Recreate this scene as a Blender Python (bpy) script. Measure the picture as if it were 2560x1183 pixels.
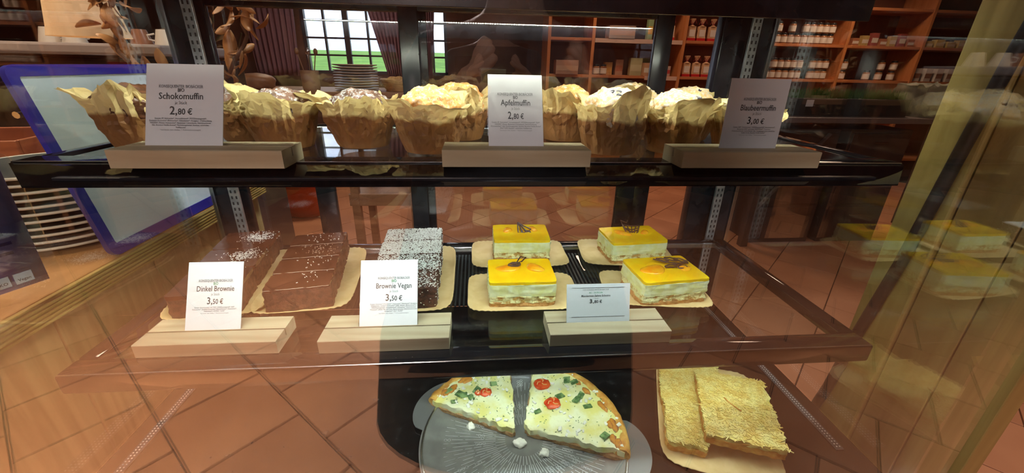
import bpy, bmesh, math, random
from mathutils import Vector, Matrix, noise, Euler
# ------------------------------------------------------------------ camera, world, lights, exposure
for o in list(bpy.data.objects): bpy.data.objects.remove(o, do_unlink=True)
S = bpy.context.scene
COL = S.collection
H = 1.40                                   # eye height; every "rel" z below is measured from it
cam_d = bpy.data.cameras.new('camera'); cam = bpy.data.objects.new('camera', cam_d); COL.objects.link(cam)
cp, sp = math.cos(.3971), math.sin(.3971); cy, sy = math.cos(.0909), math.sin(.0909)
F_ = Vector((sy*cp, cy*cp, -sp)); R_ = Vector((cy, -sy, 0)); U_ = R_.cross(F_)
c_, s_ = math.cos(.0223), math.sin(.0223)
R2 = R_*c_ + U_*s_; U2 = U_*c_ - R_*s_
M = Matrix((R2, U2, -F_)).transposed().to_4x4(); M.translation = Vector((-.025, 0, H))
cam.matrix_world = M
cam_d.sensor_fit = 'HORIZONTAL'; cam_d.sensor_width = 36; cam_d.lens = 36*1022.43/2560
cam_d.clip_start = .02; cam_d.clip_end = 200
S.camera = cam
W = bpy.data.worlds.new('sky'); S.world = W; W.use_nodes = True
nt = W.node_tree; nt.nodes.clear()
wo = nt.nodes.new('ShaderNodeOutputWorld'); bg = nt.nodes.new('ShaderNodeBackground')
tc = nt.nodes.new('ShaderNodeTexCoord'); nz = nt.nodes.new('ShaderNodeTexNoise'); rp = nt.nodes.new('ShaderNodeValToRGB')
mp = nt.nodes.new('ShaderNodeMapping'); mp.inputs['Scale'].default_value = (2, 2, 7)
nz.inputs['Scale'].default_value = 2.2; nz.inputs['Detail'].default_value = 5
rp.color_ramp.elements[0].position = .35; rp.color_ramp.elements[0].color = (.50, .60, .85, 1)
rp.color_ramp.elements[1].position = .62; rp.color_ramp.elements[1].color = (.85, .90, 1, 1)
nt.links.new(tc.outputs['Generated'], mp.inputs[0]); nt.links.new(mp.outputs[0], nz.inputs[0])
nt.links.new(nz.outputs[0], rp.inputs[0]); nt.links.new(rp.outputs[0], bg.inputs[0]); nt.links.new(bg.outputs[0], wo.inputs[0])
bg.inputs[1].default_value = 3.2
S.view_settings.view_transform = 'Standard'; S.view_settings.look = 'None'
S.view_settings.exposure = 0; S.view_settings.gamma = 1; S.view_settings.use_curve_mapping = False

def area(name, loc, rot, sx, sy_, power, color, spread=math.pi):
    d = bpy.data.lights.new(name, 'AREA'); d.shape = 'RECTANGLE'; d.size = sx; d.size_y = sy_
    d.energy = power; d.color = color; d.spread = spread
    o = bpy.data.objects.new(name, d); COL.objects.link(o); o.location = loc; o.rotation_euler = rot
    return o
WARM = (1, .80, .58)
# added unseen area lights that brighten the customers' floor for the glass reflection
area('added_overhead_light', (-1.75, -.55, 2.85), (0, 0, 0), .8, .8, 76, (1, .86, .62), math.radians(85))
area('added_overhead_light', (2.0, -.5, 2.85), (0, 0, 0), .8, .8, 16, (1, .82, .66), math.radians(95))
area('added_overhead_light', (-.6, -3.1, 2.6), (math.radians(40), 0, 0), .5, .5, 46, (1, .82, .74), math.radians(120))  # added to brighten the fronts of the price cards
area('added_overhead_light', (.15, 1.45, 2.85), (0, 0, 0), .3, .3, 25, (.92, .96, 1), math.radians(140))  # added beyond the case to brighten the framed sheet on the counter
# added area lights, no lamp seen, that light the shop behind the counter
area('added_overhead_light', (-1.4, 4.35, 2.85), (0, 0, 0), .4, .4, 24, WARM, math.radians(130))
area('added_overhead_light', (1.4, 4.35, 2.85), (0, 0, 0), .4, .4, 17, (1, .66, .46), math.radians(150))
area('added_overhead_light', (4.0, 4.3, 2.85), (0, 0, 0), .4, .4, 30, (1, .66, .46), math.radians(150))
area('added_overhead_light', (3.6, 1.6, 2.85), (0, 0, 0), .3, .3, 8, (1, .66, .46), math.radians(150))
area('added_overhead_light', (-1.5, 1.1, 2.85), (0, 0, 0), .5, .5, 20, WARM, math.radians(100))

# ------------------------------------------------------------------ helpers
def tag(o, label=None, cat=None, group=None, kind=None):
    if label: o['label'] = label
    if cat: o['category'] = cat
    if group: o['group'] = group
    if kind: o['kind'] = kind
    return o
def empty(name, loc=(0, 0, 0), rz=0, label=None, cat=None, group=None):
    o = bpy.data.objects.new(name, None); COL.objects.link(o); o.location = loc; o.rotation_euler = (0, 0, rz)
    o.empty_display_size = .02
    return tag(o, label, cat, group)
def copy_tree(o, parent=None):
    c = o.copy(); COL.objects.link(c)
    if parent: c.parent = parent
    for ch in list(o.children): copy_tree(ch, c)
    return c
class MB:
    def __init__(s): s.bm = bmesh.new()
    def box(s, x0, x1, y0, y1, z0, z1, bev=0, mat=None, mi=0):
        r = bmesh.ops.create_cube(s.bm, size=1, matrix=Matrix.Translation(((x0+x1)/2, (y0+y1)/2, (z0+z1)/2)) @ Matrix.Diagonal((x1-x0, y1-y0, z1-z0, 1)))
        vs = r['verts']
        if bev:
            es = list({e for v in vs for e in v.link_edges})
            b = bmesh.ops.bevel(s.bm, geom=es, offset=bev, segments=2, profile=.5, affect='EDGES', clamp_overlap=True)
            vs = list({v for f in b['faces'] for v in f.verts} | {v for v in vs if v.is_valid})
        if mat: bmesh.ops.transform(s.bm, matrix=mat, verts=vs)
        if mi:
            for v in vs:
                for f in v.link_faces: f.material_index = mi
        return s
    def tube(s, pts, r, n=8, closed=False, caps=True):
        pts = [Vector(p) for p in pts]; m = len(pts); rings = []
        rr = r if isinstance(r, (list, tuple)) else [r]*m
        prev = None
        for i, p in enumerate(pts):
            a = pts[(i-1) % m] if (closed or i > 0) else p
            b = pts[(i+1) % m] if (closed or i < m-1) else p
            t = (b-a).normalized() if (b-a).length > 1e-9 else Vector((0, 0, 1))
            if prev is None:
                u = t.cross(Vector((0, 0, 1)))
                if u.length < 1e-3: u = t.cross(Vector((1, 0, 0)))
            else:
                u = prev - t*prev.dot(t)
                if u.length < 1e-6: u = t.orthogonal()
            u.normalize(); prev = u; w = t.cross(u)
            rings.append([s.bm.verts.new(p + (u*math.cos(k*math.tau/n) + w*math.sin(k*math.tau/n))*rr[i]) for k in range(n)])
        for i in range(m if closed else m-1):
            A, B = rings[i], rings[(i+1) % m]
            for k in range(n): s.bm.faces.new((A[k], A[(k+1) % n], B[(k+1) % n], B[k]))
        if not closed and caps:
            s.bm.faces.new(list(reversed(rings[0]))); s.bm.faces.new(rings[-1])
        return s
    def lathe(s, prof, n=24, off=(0, 0, 0), mat=None):
        o = Vector(off); rings = []
        for r, z in prof:
            if r < 1e-6: rings.append([s.bm.verts.new(o+Vector((0, 0, z)))])
            else: rings.append([s.bm.verts.new(o+Vector((r*math.cos(k*math.tau/n), r*math.sin(k*math.tau/n), z))) for k in range(n)])
        for A, B in zip(rings, rings[1:]):
            for k in range(n):
                k2 = (k+1) % n
                if len(A) == 1 and len(B) == 1: continue
                if len(A) == 1: s.bm.faces.new((A[0], B[k2], B[k]))
                elif len(B) == 1: s.bm.faces.new((A[k], A[k2], B[0]))
                else: s.bm.faces.new((A[k], A[k2], B[k2], B[k]))
        if mat: bmesh.ops.transform(s.bm, matrix=mat, verts=[v for r in rings for v in r])
        return s
    def prism(s, outline, z0, z1, zf=None):
        a = [s.bm.verts.new((x, y, z0)) for x, y in outline]; b = [s.bm.verts.new((x, y, z1)) for x, y in outline]
        n = len(a); s.bm.faces.new(list(reversed(a))); s.bm.faces.new(b)
        for k in range(n): s.bm.faces.new((a[k], a[(k+1) % n], b[(k+1) % n], b[k]))
        return s
    def quad(s, *ps):
        s.bm.faces.new([s.bm.verts.new(p) for p in ps]); return s
    def build(s, name, mat, parent=None, smooth=False, loc=None, rot=None):
        me = bpy.data.meshes.new(name)
        if smooth:
            bmesh.ops.remove_doubles(s.bm, verts=s.bm.verts, dist=1e-6)
        bmesh.ops.recalc_face_normals(s.bm, faces=s.bm.faces)
        if smooth:
            for f in s.bm.faces: f.smooth = True
        s.bm.to_mesh(me); s.bm.free()
        for m_ in (mat if isinstance(mat, (list, tuple)) else [mat]): me.materials.append(m_)
        if smooth:
            try: me.set_sharp_from_angle(angle=math.radians(smooth if smooth > 1 else 45))
            except Exception: pass
        o = bpy.data.objects.new(name, me); COL.objects.link(o)
        if parent: o.parent = parent
        if loc: o.location = loc
        if rot: o.rotation_euler = rot
        return o
def fbm(p, sc, seed=0, oc=3):
    return noise.fractal(Vector(p)*sc + Vector((seed*7.31, seed*3.17, seed*1.93)), 1.0, 2.0, oc)

# ------------------------------------------------------------------ materials
def nn(t, k, **kw):
    n = t.nodes.new(k)
    for a, b in kw.items(): setattr(n, a, b)
    return n
def pmat(name, c1, c2=None, rough=.5, scale=8, lo=.4, hi=.6, metal=0, bump=0, bscale=None, stretch=None, spec=.5, sss=0, trans=0, coord='Object', detail=4, emit=None, es=0, coat=0, alpha=1):
    m = bpy.data.materials.new(name); m.use_nodes = True; t = m.node_tree; b = t.nodes['Principled BSDF']
    b.inputs['Base Color'].default_value = (*c1, 1); b.inputs['Roughness'].default_value = rough
    b.inputs['Metallic'].default_value = metal; b.inputs['Specular IOR Level'].default_value = spec
    if sss:
        b.inputs['Subsurface Weight'].default_value = sss; b.inputs['Subsurface Scale'].default_value = .01
        b.inputs['Subsurface Radius'].default_value = (1, .7, .4)
    if coat: b.inputs['Coat Weight'].default_value = coat; b.inputs['Coat Roughness'].default_value = .08
    if trans: b.inputs['Transmission Weight'].default_value = trans
    if emit: b.inputs['Emission Color'].default_value = (*emit, 1); b.inputs['Emission Strength'].default_value = es
    tcn = nn(t, 'ShaderNodeTexCoord'); mpn = nn(t, 'ShaderNodeMapping')
    if stretch: mpn.inputs['Scale'].default_value = stretch
    t.links.new(tcn.outputs[coord], mpn.inputs[0])
    if c2:
        n = nn(t, 'ShaderNodeTexNoise'); n.inputs['Scale'].default_value = scale; n.inputs['Detail'].default_value = detail
        r = nn(t, 'ShaderNodeValToRGB'); r.color_ramp.elements[0].position = lo; r.color_ramp.elements[1].position = hi
        r.color_ramp.elements[0].color = (*c1, 1); r.color_ramp.elements[1].color = (*c2, 1)
        t.links.new(mpn.outputs[0], n.inputs[0]); t.links.new(n.outputs[0], r.inputs[0]); t.links.new(r.outputs[0], b.inputs['Base Color'])
    if bump:
        n2 = nn(t, 'ShaderNodeTexNoise'); n2.inputs['Scale'].default_value = bscale or scale*2; n2.inputs['Detail'].default_value = 4
        bp = nn(t, 'ShaderNodeBump'); bp.inputs['Strength'].default_value = bump; bp.inputs['Distance'].default_value = .002
        t.links.new(mpn.outputs[0], n2.inputs[0]); t.links.new(n2.outputs[0], bp.inputs['Height']); t.links.new(bp.outputs[0], b.inputs['Normal'])
    return m
def glassmat(name, f0=.045, tint=(1, 1, 1), rough=0.0):
    """thin pane: sharp reflection growing with the angle (Schlick), the rest passes straight through"""
    m = bpy.data.materials.new(name); m.use_nodes = True; t = m.node_tree; t.nodes.clear()
    out = nn(t, 'ShaderNodeOutputMaterial'); mix = nn(t, 'ShaderNodeMixShader'); tr = nn(t, 'ShaderNodeBsdfTransparent'); gl = nn(t, 'ShaderNodeBsdfGlossy')
    tr.inputs[0].default_value = (*tint, 1); gl.inputs['Roughness'].default_value = rough; gl.inputs['Color'].default_value = (1, 1, 1, 1)
    g = nn(t, 'ShaderNodeNewGeometry'); d = nn(t, 'ShaderNodeVectorMath', operation='DOT_PRODUCT')
    t.links.new(g.outputs['Incoming'], d.inputs[0]); t.links.new(g.outputs['Normal'], d.inputs[1])
    a = nn(t, 'ShaderNodeMath', operation='ABSOLUTE'); s1 = nn(t, 'ShaderNodeMath', operation='SUBTRACT'); s1.inputs[0].default_value = 1
    p = nn(t, 'ShaderNodeMath', operation='POWER'); p.inputs[1].default_value = 5
    ma = nn(t, 'ShaderNodeMath', operation='MULTIPLY_ADD'); ma.inputs[1].default_value = 1-f0; ma.inputs[2].default_value = f0
    t.links.new(d.outputs['Value'], a.inputs[0]); t.links.new(a.outputs[0], s1.inputs[1]); t.links.new(s1.outputs[0], p.inputs[0])
    t.links.new(p.outputs[0], ma.inputs[0]); t.links.new(ma.outputs[0], mix.inputs[0])
    t.links.new(tr.outputs[0], mix.inputs[1]); t.links.new(gl.outputs[0], mix.inputs[2]); t.links.new(mix.outputs[0], out.inputs[0])
    return m
def emat(name, c, s):
    m = bpy.data.materials.new(name); m.use_nodes = True; t = m.node_tree; t.nodes.clear()
    out = nn(t, 'ShaderNodeOutputMaterial'); e = nn(t, 'ShaderNodeEmission'); e.inputs[0].default_value = (*c, 1); e.inputs[1].default_value = s
    t.links.new(e.outputs[0], out.inputs[0]); return m
def woodmat(name, c1, c2, axis=0, scale=18, rough=.55, ring=1.0, stre=14):
    m = bpy.data.materials.new(name); m.use_nodes = True; t = m.node_tree; b = t.nodes['Principled BSDF']
    b.inputs['Roughness'].default_value = rough
    tcn = nn(t, 'ShaderNodeTexCoord'); mpn = nn(t, 'ShaderNodeMapping'); sc = [stre, stre, stre]; sc[axis] = 1.0
    mpn.inputs['Scale'].default_value = sc
    n = nn(t, 'ShaderNodeTexNoise'); n.inputs['Scale'].default_value = scale/6; n.inputs['Detail'].default_value = 6; n.inputs['Distortion'].default_value = ring
    r = nn(t, 'ShaderNodeValToRGB'); r.color_ramp.elements[0].position = .36; r.color_ramp.elements[1].position = .64
    r.color_ramp.elements[0].color = (*c1, 1); r.color_ramp.elements[1].color = (*c2, 1)
    t.links.new(tcn.outputs['Object'], mpn.inputs[0]); t.links.new(mpn.outputs[0], n.inputs[0]); t.links.new(n.outputs[0], r.inputs[0]); t.links.new(r.outputs[0], b.inputs['Base Color'])
    return m
G_FRONT = glassmat('front_pane', .10)
G_SIDE = glassmat('side_pane', .14, (.97, .99, .98))
G_BACK = glassmat('door_pane', .10, (.97, .98, .98))
G_SHELF = glassmat('shelf_pane', .05, (.93, .96, .95))
G_ACR = glassmat('acrylic', .05, (.97, .98, .99))
G_WIN = glassmat('window_pane', .03)
BLACK = pmat('black_lacquer', (.006, .006, .008), rough=.05, spec=.6)
BLACKM = pmat('black_frame', (.010, .010, .013), (.02, .02, .026), rough=.22, scale=20)
DECKM = pmat('black_deck', (.006, .006, .007), (.022, .022, .024), rough=.14, scale=60, lo=.55, hi=.75)
STEEL = pmat('zinc_steel', (.42, .45, .50), (.62, .65, .70), rough=.35, scale=60, metal=.8)
SLOT = pmat('slot_dark', (.02, .02, .025), rough=.6)
ALU = pmat('light_trim', (.7, .72, .75), rough=.25, metal=1)
LEDM = [emat('diode_top', (.94, 1, .80), 820), emat('diode_middle', (.82, 1, .92), 820), emat('diode_low', (.88, 1, .84), 400)]
PAPER = pmat('white_card', (.66, .68, .72), rough=.5)
INK = pmat('grey_ink', (.045, .05, .055), rough=.6)
INKL = pmat('light_ink', (.20, .21, .23), rough=.6)
INKG = pmat('green_ink', (.04, .25, .12), rough=.6)
STANDW = woodmat('pale_beech', (.34, .27, .17), (.48, .42, .29), axis=0, scale=10, rough=.6)
STANDG = pmat('slot_shadow_wood', (.16, .10, .06), rough=.8)
KRAFT = pmat('kraft_board', (.62, .44, .20), (.70, .52, .26), rough=.75, scale=40, bump=.15, bscale=180)
TILEM = pmat('terracotta_tile', (.36, .140, .065), (.50, .215, .105), rough=.5, scale=1.8, lo=.3, hi=.7, bump=.25, bscale=30, coord='Object')
GROUT = pmat('dark_grout', (.035, .022, .018), rough=.9)

# ------------------------------------------------------------------ the room
def structure(name, mb, mat, parent=None): return tag(mb.build(name, mat, parent), kind='structure')
WALLD = pmat('dark_brown_plaster', (.055, .026, .018), (.085, .04, .028), rough=.8, scale=3)
WALLR = pmat('red_brown_timber', (.16, .06, .035), (.23, .095, .055), rough=.6, scale=6, stretch=(1, 1, .15))
CEILM = pmat('ceiling_brown', (.10, .06, .045), rough=.9)
X0, X1, Y0, Y1, ZC = -4.2, 7.2, -4.2, 5.45, 3.0
floor = structure('floor', MB().box(X0, X1, Y0, Y1, -.10, -.012), GROUT)
structure('ceiling', MB().box(X0, X1, Y0, Y1, ZC, ZC+.1), CEILM)
structure('wall_left', MB().box(X0-.1, X0, Y0, Y1, -.012, ZC), WALLD)
structure('wall_right', MB().box(X1, X1+.1, Y0, Y1, -.012, ZC), WALLD)
structure('wall_front', MB().box(X0, X1, Y0-.1, Y0, -.012, ZC), WALLR)
# back wall with two window openings
wb = MB(); wz0, wz1 = H-.14, H+1.15
wins = [(-2.02, -1.04), (-.70, -.36)]
xs = [X0, -2.02, -1.04, -.70, -.36, X1]
wb.box(X0, X1, Y1, Y1+.15, -.012, wz0); wb.box(X0, X1, Y1, Y1+.15, wz1, ZC)
for a, b in ((X0, -2.02), (-1.04, -.70), (-.36, X1)): wb.box(a, b, Y1, Y1+.15, wz0, wz1)
structure('wall_back', wb, WALLD)
FRM = pmat('dark_window_frame', (.03, .03, .04), rough=.4)
for k, (a, b) in enumerate(wins):
    w = MB(); t_ = .035
    w.box(a, a+t_, Y1+.03, Y1+.09, wz0, wz1).box(b-t_, b, Y1+.03, Y1+.09, wz0, wz1).box(a, b, Y1+.03, Y1+.09, wz0, wz0+t_).box(a, b, Y1+.03, Y1+.09, wz1-t_, wz1)
    nx = 4 if k == 0 else 2
    for i in range(1, nx):
        x = a+(b-a)*i/nx; tt = .03 if (k == 0 and i == 2) else .011
        w.box(x-tt, x+tt, Y1+.04, Y1+.08, wz0, wz1)
    for i in range(1, 6): z = wz0+.02+i*.185; w.box(a, b, Y1+.045, Y1+.075, z-.010, z+.010)
    wo_ = structure('window_%d' % (k+1), w, FRM)
    structure('window_pane', MB().box(a+.01, b-.01, Y1+.055, Y1+.060, wz0+.01, wz1-.01), G_WIN, wo_)
LAWN = pmat('lawn_grass', (.12, .30, .02), (.20, .42, .04), rough=.9, scale=.8)
lw = MB(); P_ = [(Y1+.6, -.1), (14, .9), (30, 1.65), (70, 2.9), (71, -.3), (Y1+.6, -.3)]
a = [lw.bm.verts.new((-60, y, z)) for y, z in P_]; b = [lw.bm.verts.new((60, y, z)) for y, z in P_]
for k in range(6): lw.bm.faces.new((a[k], a[(k+1) % 6], b[(k+1) % 6], b[k]))
tag(lw.build('lawn', LAWN), 'bright green lawn stretching away outside the windows', 'grass', kind='stuff')
# floor tiles: rows run diagonally, half-bond
TS = .393; az = math.radians(47)
a_ = Vector((math.sin(az), math.cos(az), 0)); n_ = Vector((math.cos(az), -math.sin(az), 0))
tm = MB().box(-.1935, .1935, -.1935, .1935, -.012, 0, bev=.002).build('floor_tile', TILEM)
tile_me = tm.data; bpy.data.objects.remove(tm)
cells = []
for k in range(-30, 31):
    for j in range(-30, 31):
        u = (-1.461 if k % 2 == 0 else -1.651) + (j+.5)*TS; v = -.4145 + (k+.5)*TS
        c = a_*u + n_*v
        if not (X0+.3 < c.x < X1-.3 and Y0+.3 < c.y < Y1-.2): continue
        if abs(c.x) < .3 and .55 < c.y < .75: continue
        d = min(math.hypot(c.x, c.y+.9), math.hypot(c.x-.8, (c.y-3.2)*.9)*1.1)
        if c.y > .7 and abs(c.x) > .95*c.y+1.2: d += 6
        cells.append((d, c))
cells.sort(key=lambda q: q[0])
rnd = random.Random(4)
for i, (d, c) in enumerate(cells[:298]):
    o = bpy.data.objects.new('floor_tile', tile_me); COL.objects.link(o); o.parent = floor
    o.location = (c.x, c.y, rnd.uniform(-.0012, 0)); o.rotation_euler = (0, 0, math.pi/2-az + rnd.choice((0, 1, 2, 3))*math.pi/2)
rest = MB()
for d, c in cells[298:]:
    rest.box(-.1935, .1935, -.1935, .1935, -.012, -.001, mat=Matrix.Translation(c) @ Matrix.Rotation(math.pi/2-az, 4, 'Z'))
tag(rest.build('floor_tile_field', TILEM, floor), kind='stuff')

# ------------------------------------------------------------------ display case
def Z(r): return H+r
case = empty('display_case', (0, .62, 0), 0, 'glass-fronted bakery display case with black frame and two lit glass shelves', 'display case')
CY = .62
def cb(mb, name, mat, parent=case, **k):
    o = mb.build(name, mat, None, **k); o.parent = parent
    p = parent
    off = Vector((0, 0, 0))
    while p: off += Vector(p.location); p = p.parent
    o.location = Vector((0, 0, 0)) - off if parent else o.location
    return o
zU, zM, zD, zT = -.112, -.3666, -.55, .125
XS = .575
cb(MB().box(-XS+.004, XS-.004, .350, .875, .02, Z(zD-.012)), 'base_cabinet', BLACKM)
cb(MB().box(-XS+.002, XS-.002, .350, .868, Z(zD-.0115), Z(zD), bev=.002), 'bottom_deck', DECKM)
cb(MB().box(-.611, .611, .340, .346, Z(-.75), Z(.30)), 'front_glass', G_FRONT)
for sx in (-1, 1):
    x = XS*sx
    sg = cb(MB().box(x-.0025, x+.0025, .348, .868, Z(zD+.001), Z(zT)), 'side_glass', G_SIDE)
    cb(MB().box(x-.004, x+.004, .868, .876, Z(zD), Z(zT)), 'trim_or_highlight', ALU, case)
    # slotted upright in the back corner
    ux = .520*sx
    up = cb(MB().box(ux-.0095, ux+.0095, .846, .852, Z(zD+.001), Z(zT), bev=.0008), 'slotted_upright', STEEL)
    sl = MB()
    z = Z(zD+.01)
    while z < Z(zT-.01):
        for dx in (-.0042, .0042): sl.box(ux+dx-.0014, ux+dx+.0014, .8452, .8462, z, z+.006)
        z += .0125
    so = cb(sl, 'slot', SLOT, up); tag(so, kind='stuff')
    cb(MB().box(ux*1.045-.012, ux*1.045+.012, .852, .868, Z(zD+.001), Z(zT)), 'corner_post', BLACKM)
    # dotted strip on the deck edge
    st = cb(MB().box(.541*sx-.006, .541*sx+.006, .42, .84, Z(zD), Z(zD)+.002), 'deck_strip', pmat('dull_strip', (.07, .07, .08), rough=.5))
    dm = MB()
    for i in range(84):
        y = .424+i*.00495
        for dx in (-.0025, .0025): dm.box(.541*sx+dx-.0008, .541*sx+dx+.0008, y, y+.0016, Z(zD)+.0019, Z(zD)+.0024)
    tag(cb(dm, 'strip_dot', pmat('pale_dot', (.8, .82, .85), rough=.4), st), kind='stuff')
def shelf(name, z, yf, rail, x=.55, lip=False):
    sh = cb(MB().box(-x+.02, x-.02, yf+.03, .83, z-.008, z-.002), name, G_SHELF)
    if lip:
        fr_ = MB(); O = [(yf+.034, z), (yf, z), (yf-.0435, z-.0165), (yf-.0435, z-.0180), (yf-.0385, z-.0180), (yf+.004, z-.0030), (yf+.034, z-.0030)]
        a = [fr_.bm.verts.new((-x*min(1, q[0]/yf), q[0], q[1])) for q in O]; b = [fr_.bm.verts.new((x*min(1, q[0]/yf), q[0], q[1])) for q in O]
        for k in range(len(O)): j = (k+1) % len(O); fr_.bm.faces.new((a[k], a[j], b[j], b[k]))
        fr_.bm.faces.new(a); fr_.bm.faces.new(list(reversed(b)))
        bmesh.ops.bevel(fr_.bm, geom=[e for e in fr_.bm.edges if abs(e.verts[0].co.x-e.verts[1].co.x) > .5 and abs(e.verts[0].co.y-yf) < 1e-4 and abs(e.verts[0].co.z-z) < 1e-4], offset=.003, segments=3, affect='EDGES')
        cb(fr_, 'front_rail', BLACK, sh, smooth=30)
    else:
        cb(MB().box(-x, x, yf, yf+.034, z-rail, z, bev=.0035), 'front_rail', BLACK, sh, smooth=40)
    cb(MB().tube([(-x+.004, yf+.0012, z+.0003), (x-.004, yf+.0012, z+.0003)], .0009, 6), 'trim_or_highlight', ALU, sh)  # thin metal strip stands in for the lamp highlight on the rail edge
    cb(MB().box(-x+.03, x-.03, .826, .842, z-.018, z, bev=.002), 'back_rail', BLACK, sh, smooth=40)
    cb(MB().box(-x+.03, x-.03, .818, .8255, z-.012, z-.0085+.006, bev=.001), 'light_trim', ALU, sh)
    for sx in (-1, 1):
        a, b = sorted((sx*x, sx*(x-.026)))
        cb(MB().box(a, b, yf+.0345, .842, z-.018, z, bev=.003), 'side_rail', BLACK, sh, smooth=40)
    return sh
mid = shelf('glass_shelf', Z(zM), .4425, .029)
top = shelf('glass_shelf', Z(zU), .5009, .029, lip=True)
# clear ribbed strips under the middle shelf pane
rb = MB()
for i in range(60):
    x = -.21+i*.0072; rb.box(x, x+.003, .60, .80, Z(zM-.0145), Z(zM-.0115))
tag(cb(rb, 'ribbed_underside', pmat('dark_ribs', (.05, .055, .06), rough=.25), mid), kind='stuff')
# strip lamps: body with rows of diodes
def strip(name, y, z, rows, parent, mat, w=.012, x0=-.46, x1=.46):
    b = cb(MB().box(x0-.02, x1+.02, y-w, y+w, z, z+.005, bev=.001), name, BLACKM, parent)
    d = MB()
    for r in range(rows):
        n = int((x1-x0)/.0125)
        for i in range(n):
            x = x0+i*.0125+(r % 2)*.006; yy = y+(0 if rows == 1 else -w*.55+r*w*1.1/(rows-1)); q = .0014
            d.quad((x-q, yy-q, z-.0006), (x-q, yy+q, z-.0006), (x+q, yy+q, z-.0006), (x+q, yy-q, z-.0006))
    tag(cb(d, 'diode', mat, b), kind='stuff')
    return b
s1_ = strip('strip_lamp', .5625, Z(.098), 3, case, LEDM[0], w=.0060)
cb(MB().box(-.50, .50, .5565, .585, Z(.1035), Z(.1155)), 'lamp_bracket', BLACKM, s1_)
cb(MB().box(-.48, .48, .5520, .5560, Z(.061), Z(.1155), bev=.001), 'added_light_shield', BLACKM, s1_)  # added lip that keeps strip light off the upper cards
strip('strip_lamp', .4725, Z(-.1268), 2, top, LEDM[1], w=.0055)
strip('strip_lamp', .470, Z(-.4025), 1, mid, LEDM[2], w=.006)
# case roof and rear frame
cb(MB().box(-XS+.003, XS-.003, .45, .868, Z(.116), Z(zT), bev=.002), 'roof_panel', BLACKM)
def door(x0, x1, y, z0, z1, fw=.036):
    d = cb(MB().box(x0, x0+fw, y, y+.014, z0, z1, bev=.003), 'sliding_door', BLACKM, smooth=40)
    cb(MB().box(x1-fw, x1, y, y+.014, z0, z1, bev=.003), 'door_stile', BLACKM, d, smooth=40)
    cb(MB().box(x0+fw, x1-fw, y, y+.014, z0, z0+.02, bev=.003), 'bottom_rail', BLACKM, d, smooth=40)
    cb(MB().box(x0+fw, x1-fw, y, y+.014, z1-.024, z1, bev=.003), 'top_rail', BLACKM, d, smooth=40)
    cb(MB().box(x0+fw, x1-fw, y+.005, y+.009, z0+.02, z1-.024), 'door_pane', G_BACK, d)
    return d
door(-.168, .366, .870, Z(zM-.05), Z(.112))
door(-.545, -.118, .888, Z(zM-.05), Z(.112), .030)
cb(MB().box(-XS, XS, .869, .905, Z(zD), Z(zM-.052)), 'rear_sill', BLACKM)
cb(MB().box(.467, XS, .870, .900, Z(zM-.05), Z(zT), bev=.003), 'rear_post', BLACKM, smooth=40)
cb(MB().box(-XS, -.548, .870, .900, Z(zM-.05), Z(zT), bev=.003), 'rear_post', BLACKM, smooth=40)
cb(MB().box(-.362, -.322, .856, .8685, Z(zM-.03), Z(zU-.02), bev=.003), 'rear_divider', BLACKM, smooth=40)
cb(MB().box(.285, .325, .856, .8685, Z(zM-.03), Z(zU-.02), bev=.003), 'rear_divider', BLACKM, smooth=40)
cb(MB().box(-XS, XS, .869, .905, Z(.1125), Z(zT+.002)), 'rear_header', BLACKM)

# ------------------------------------------------------------------ lettering
def text_mesh(items):
    """items: (string, x, y, height, bold, target width or 0); centred on x in the card's plane"""
    bm = bmesh.new()
    for s, x, y, size, bold, tw in items:
        c = bpy.data.curves.new('t', 'FONT'); c.body = s; c.size = size; c.align_x = 'CENTER'; c.resolution_u = 2
        c.offset = bold*size; c.fill_mode = 'FRONT'
        o = bpy.data.objects.new('t', c); COL.objects.link(o)
        bpy.context.view_layer.update()
        me = bpy.data.meshes.new_from_object(o.evaluated_get(bpy.context.evaluated_depsgraph_get()))
        xs_ = [v.co.x for v in me.vertices]
        if tw and xs_:
            k = tw/(max(xs_)-min(xs_)); cx = (max(xs_)+min(xs_))/2
            me.transform(Matrix.Translation((-cx*k, 0, 0)) @ Matrix.Diagonal((k, 1, 1, 1)))
        me.transform(Matrix.Translation((x, y, 0))); bm.from_mesh(me)
        bpy.data.meshes.remove(me); bpy.data.objects.remove(o); bpy.data.curves.remove(c)
    return bm
def print_on(items, name, mat, parent, M_):
    bm = text_mesh(items); bmesh.ops.transform(bm, matrix=M_, verts=bm.verts)
    me = bpy.data.meshes.new(name); bm.to_mesh(me); bm.free(); me.materials.append(mat)
    o = bpy.data.objects.new(name, me); COL.objects.link(o); o.parent = parent; return o
CARDM = Matrix.Rotation(math.radians(90), 4, 'X')       # text plane xy -> card plane xz, facing -y
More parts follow.
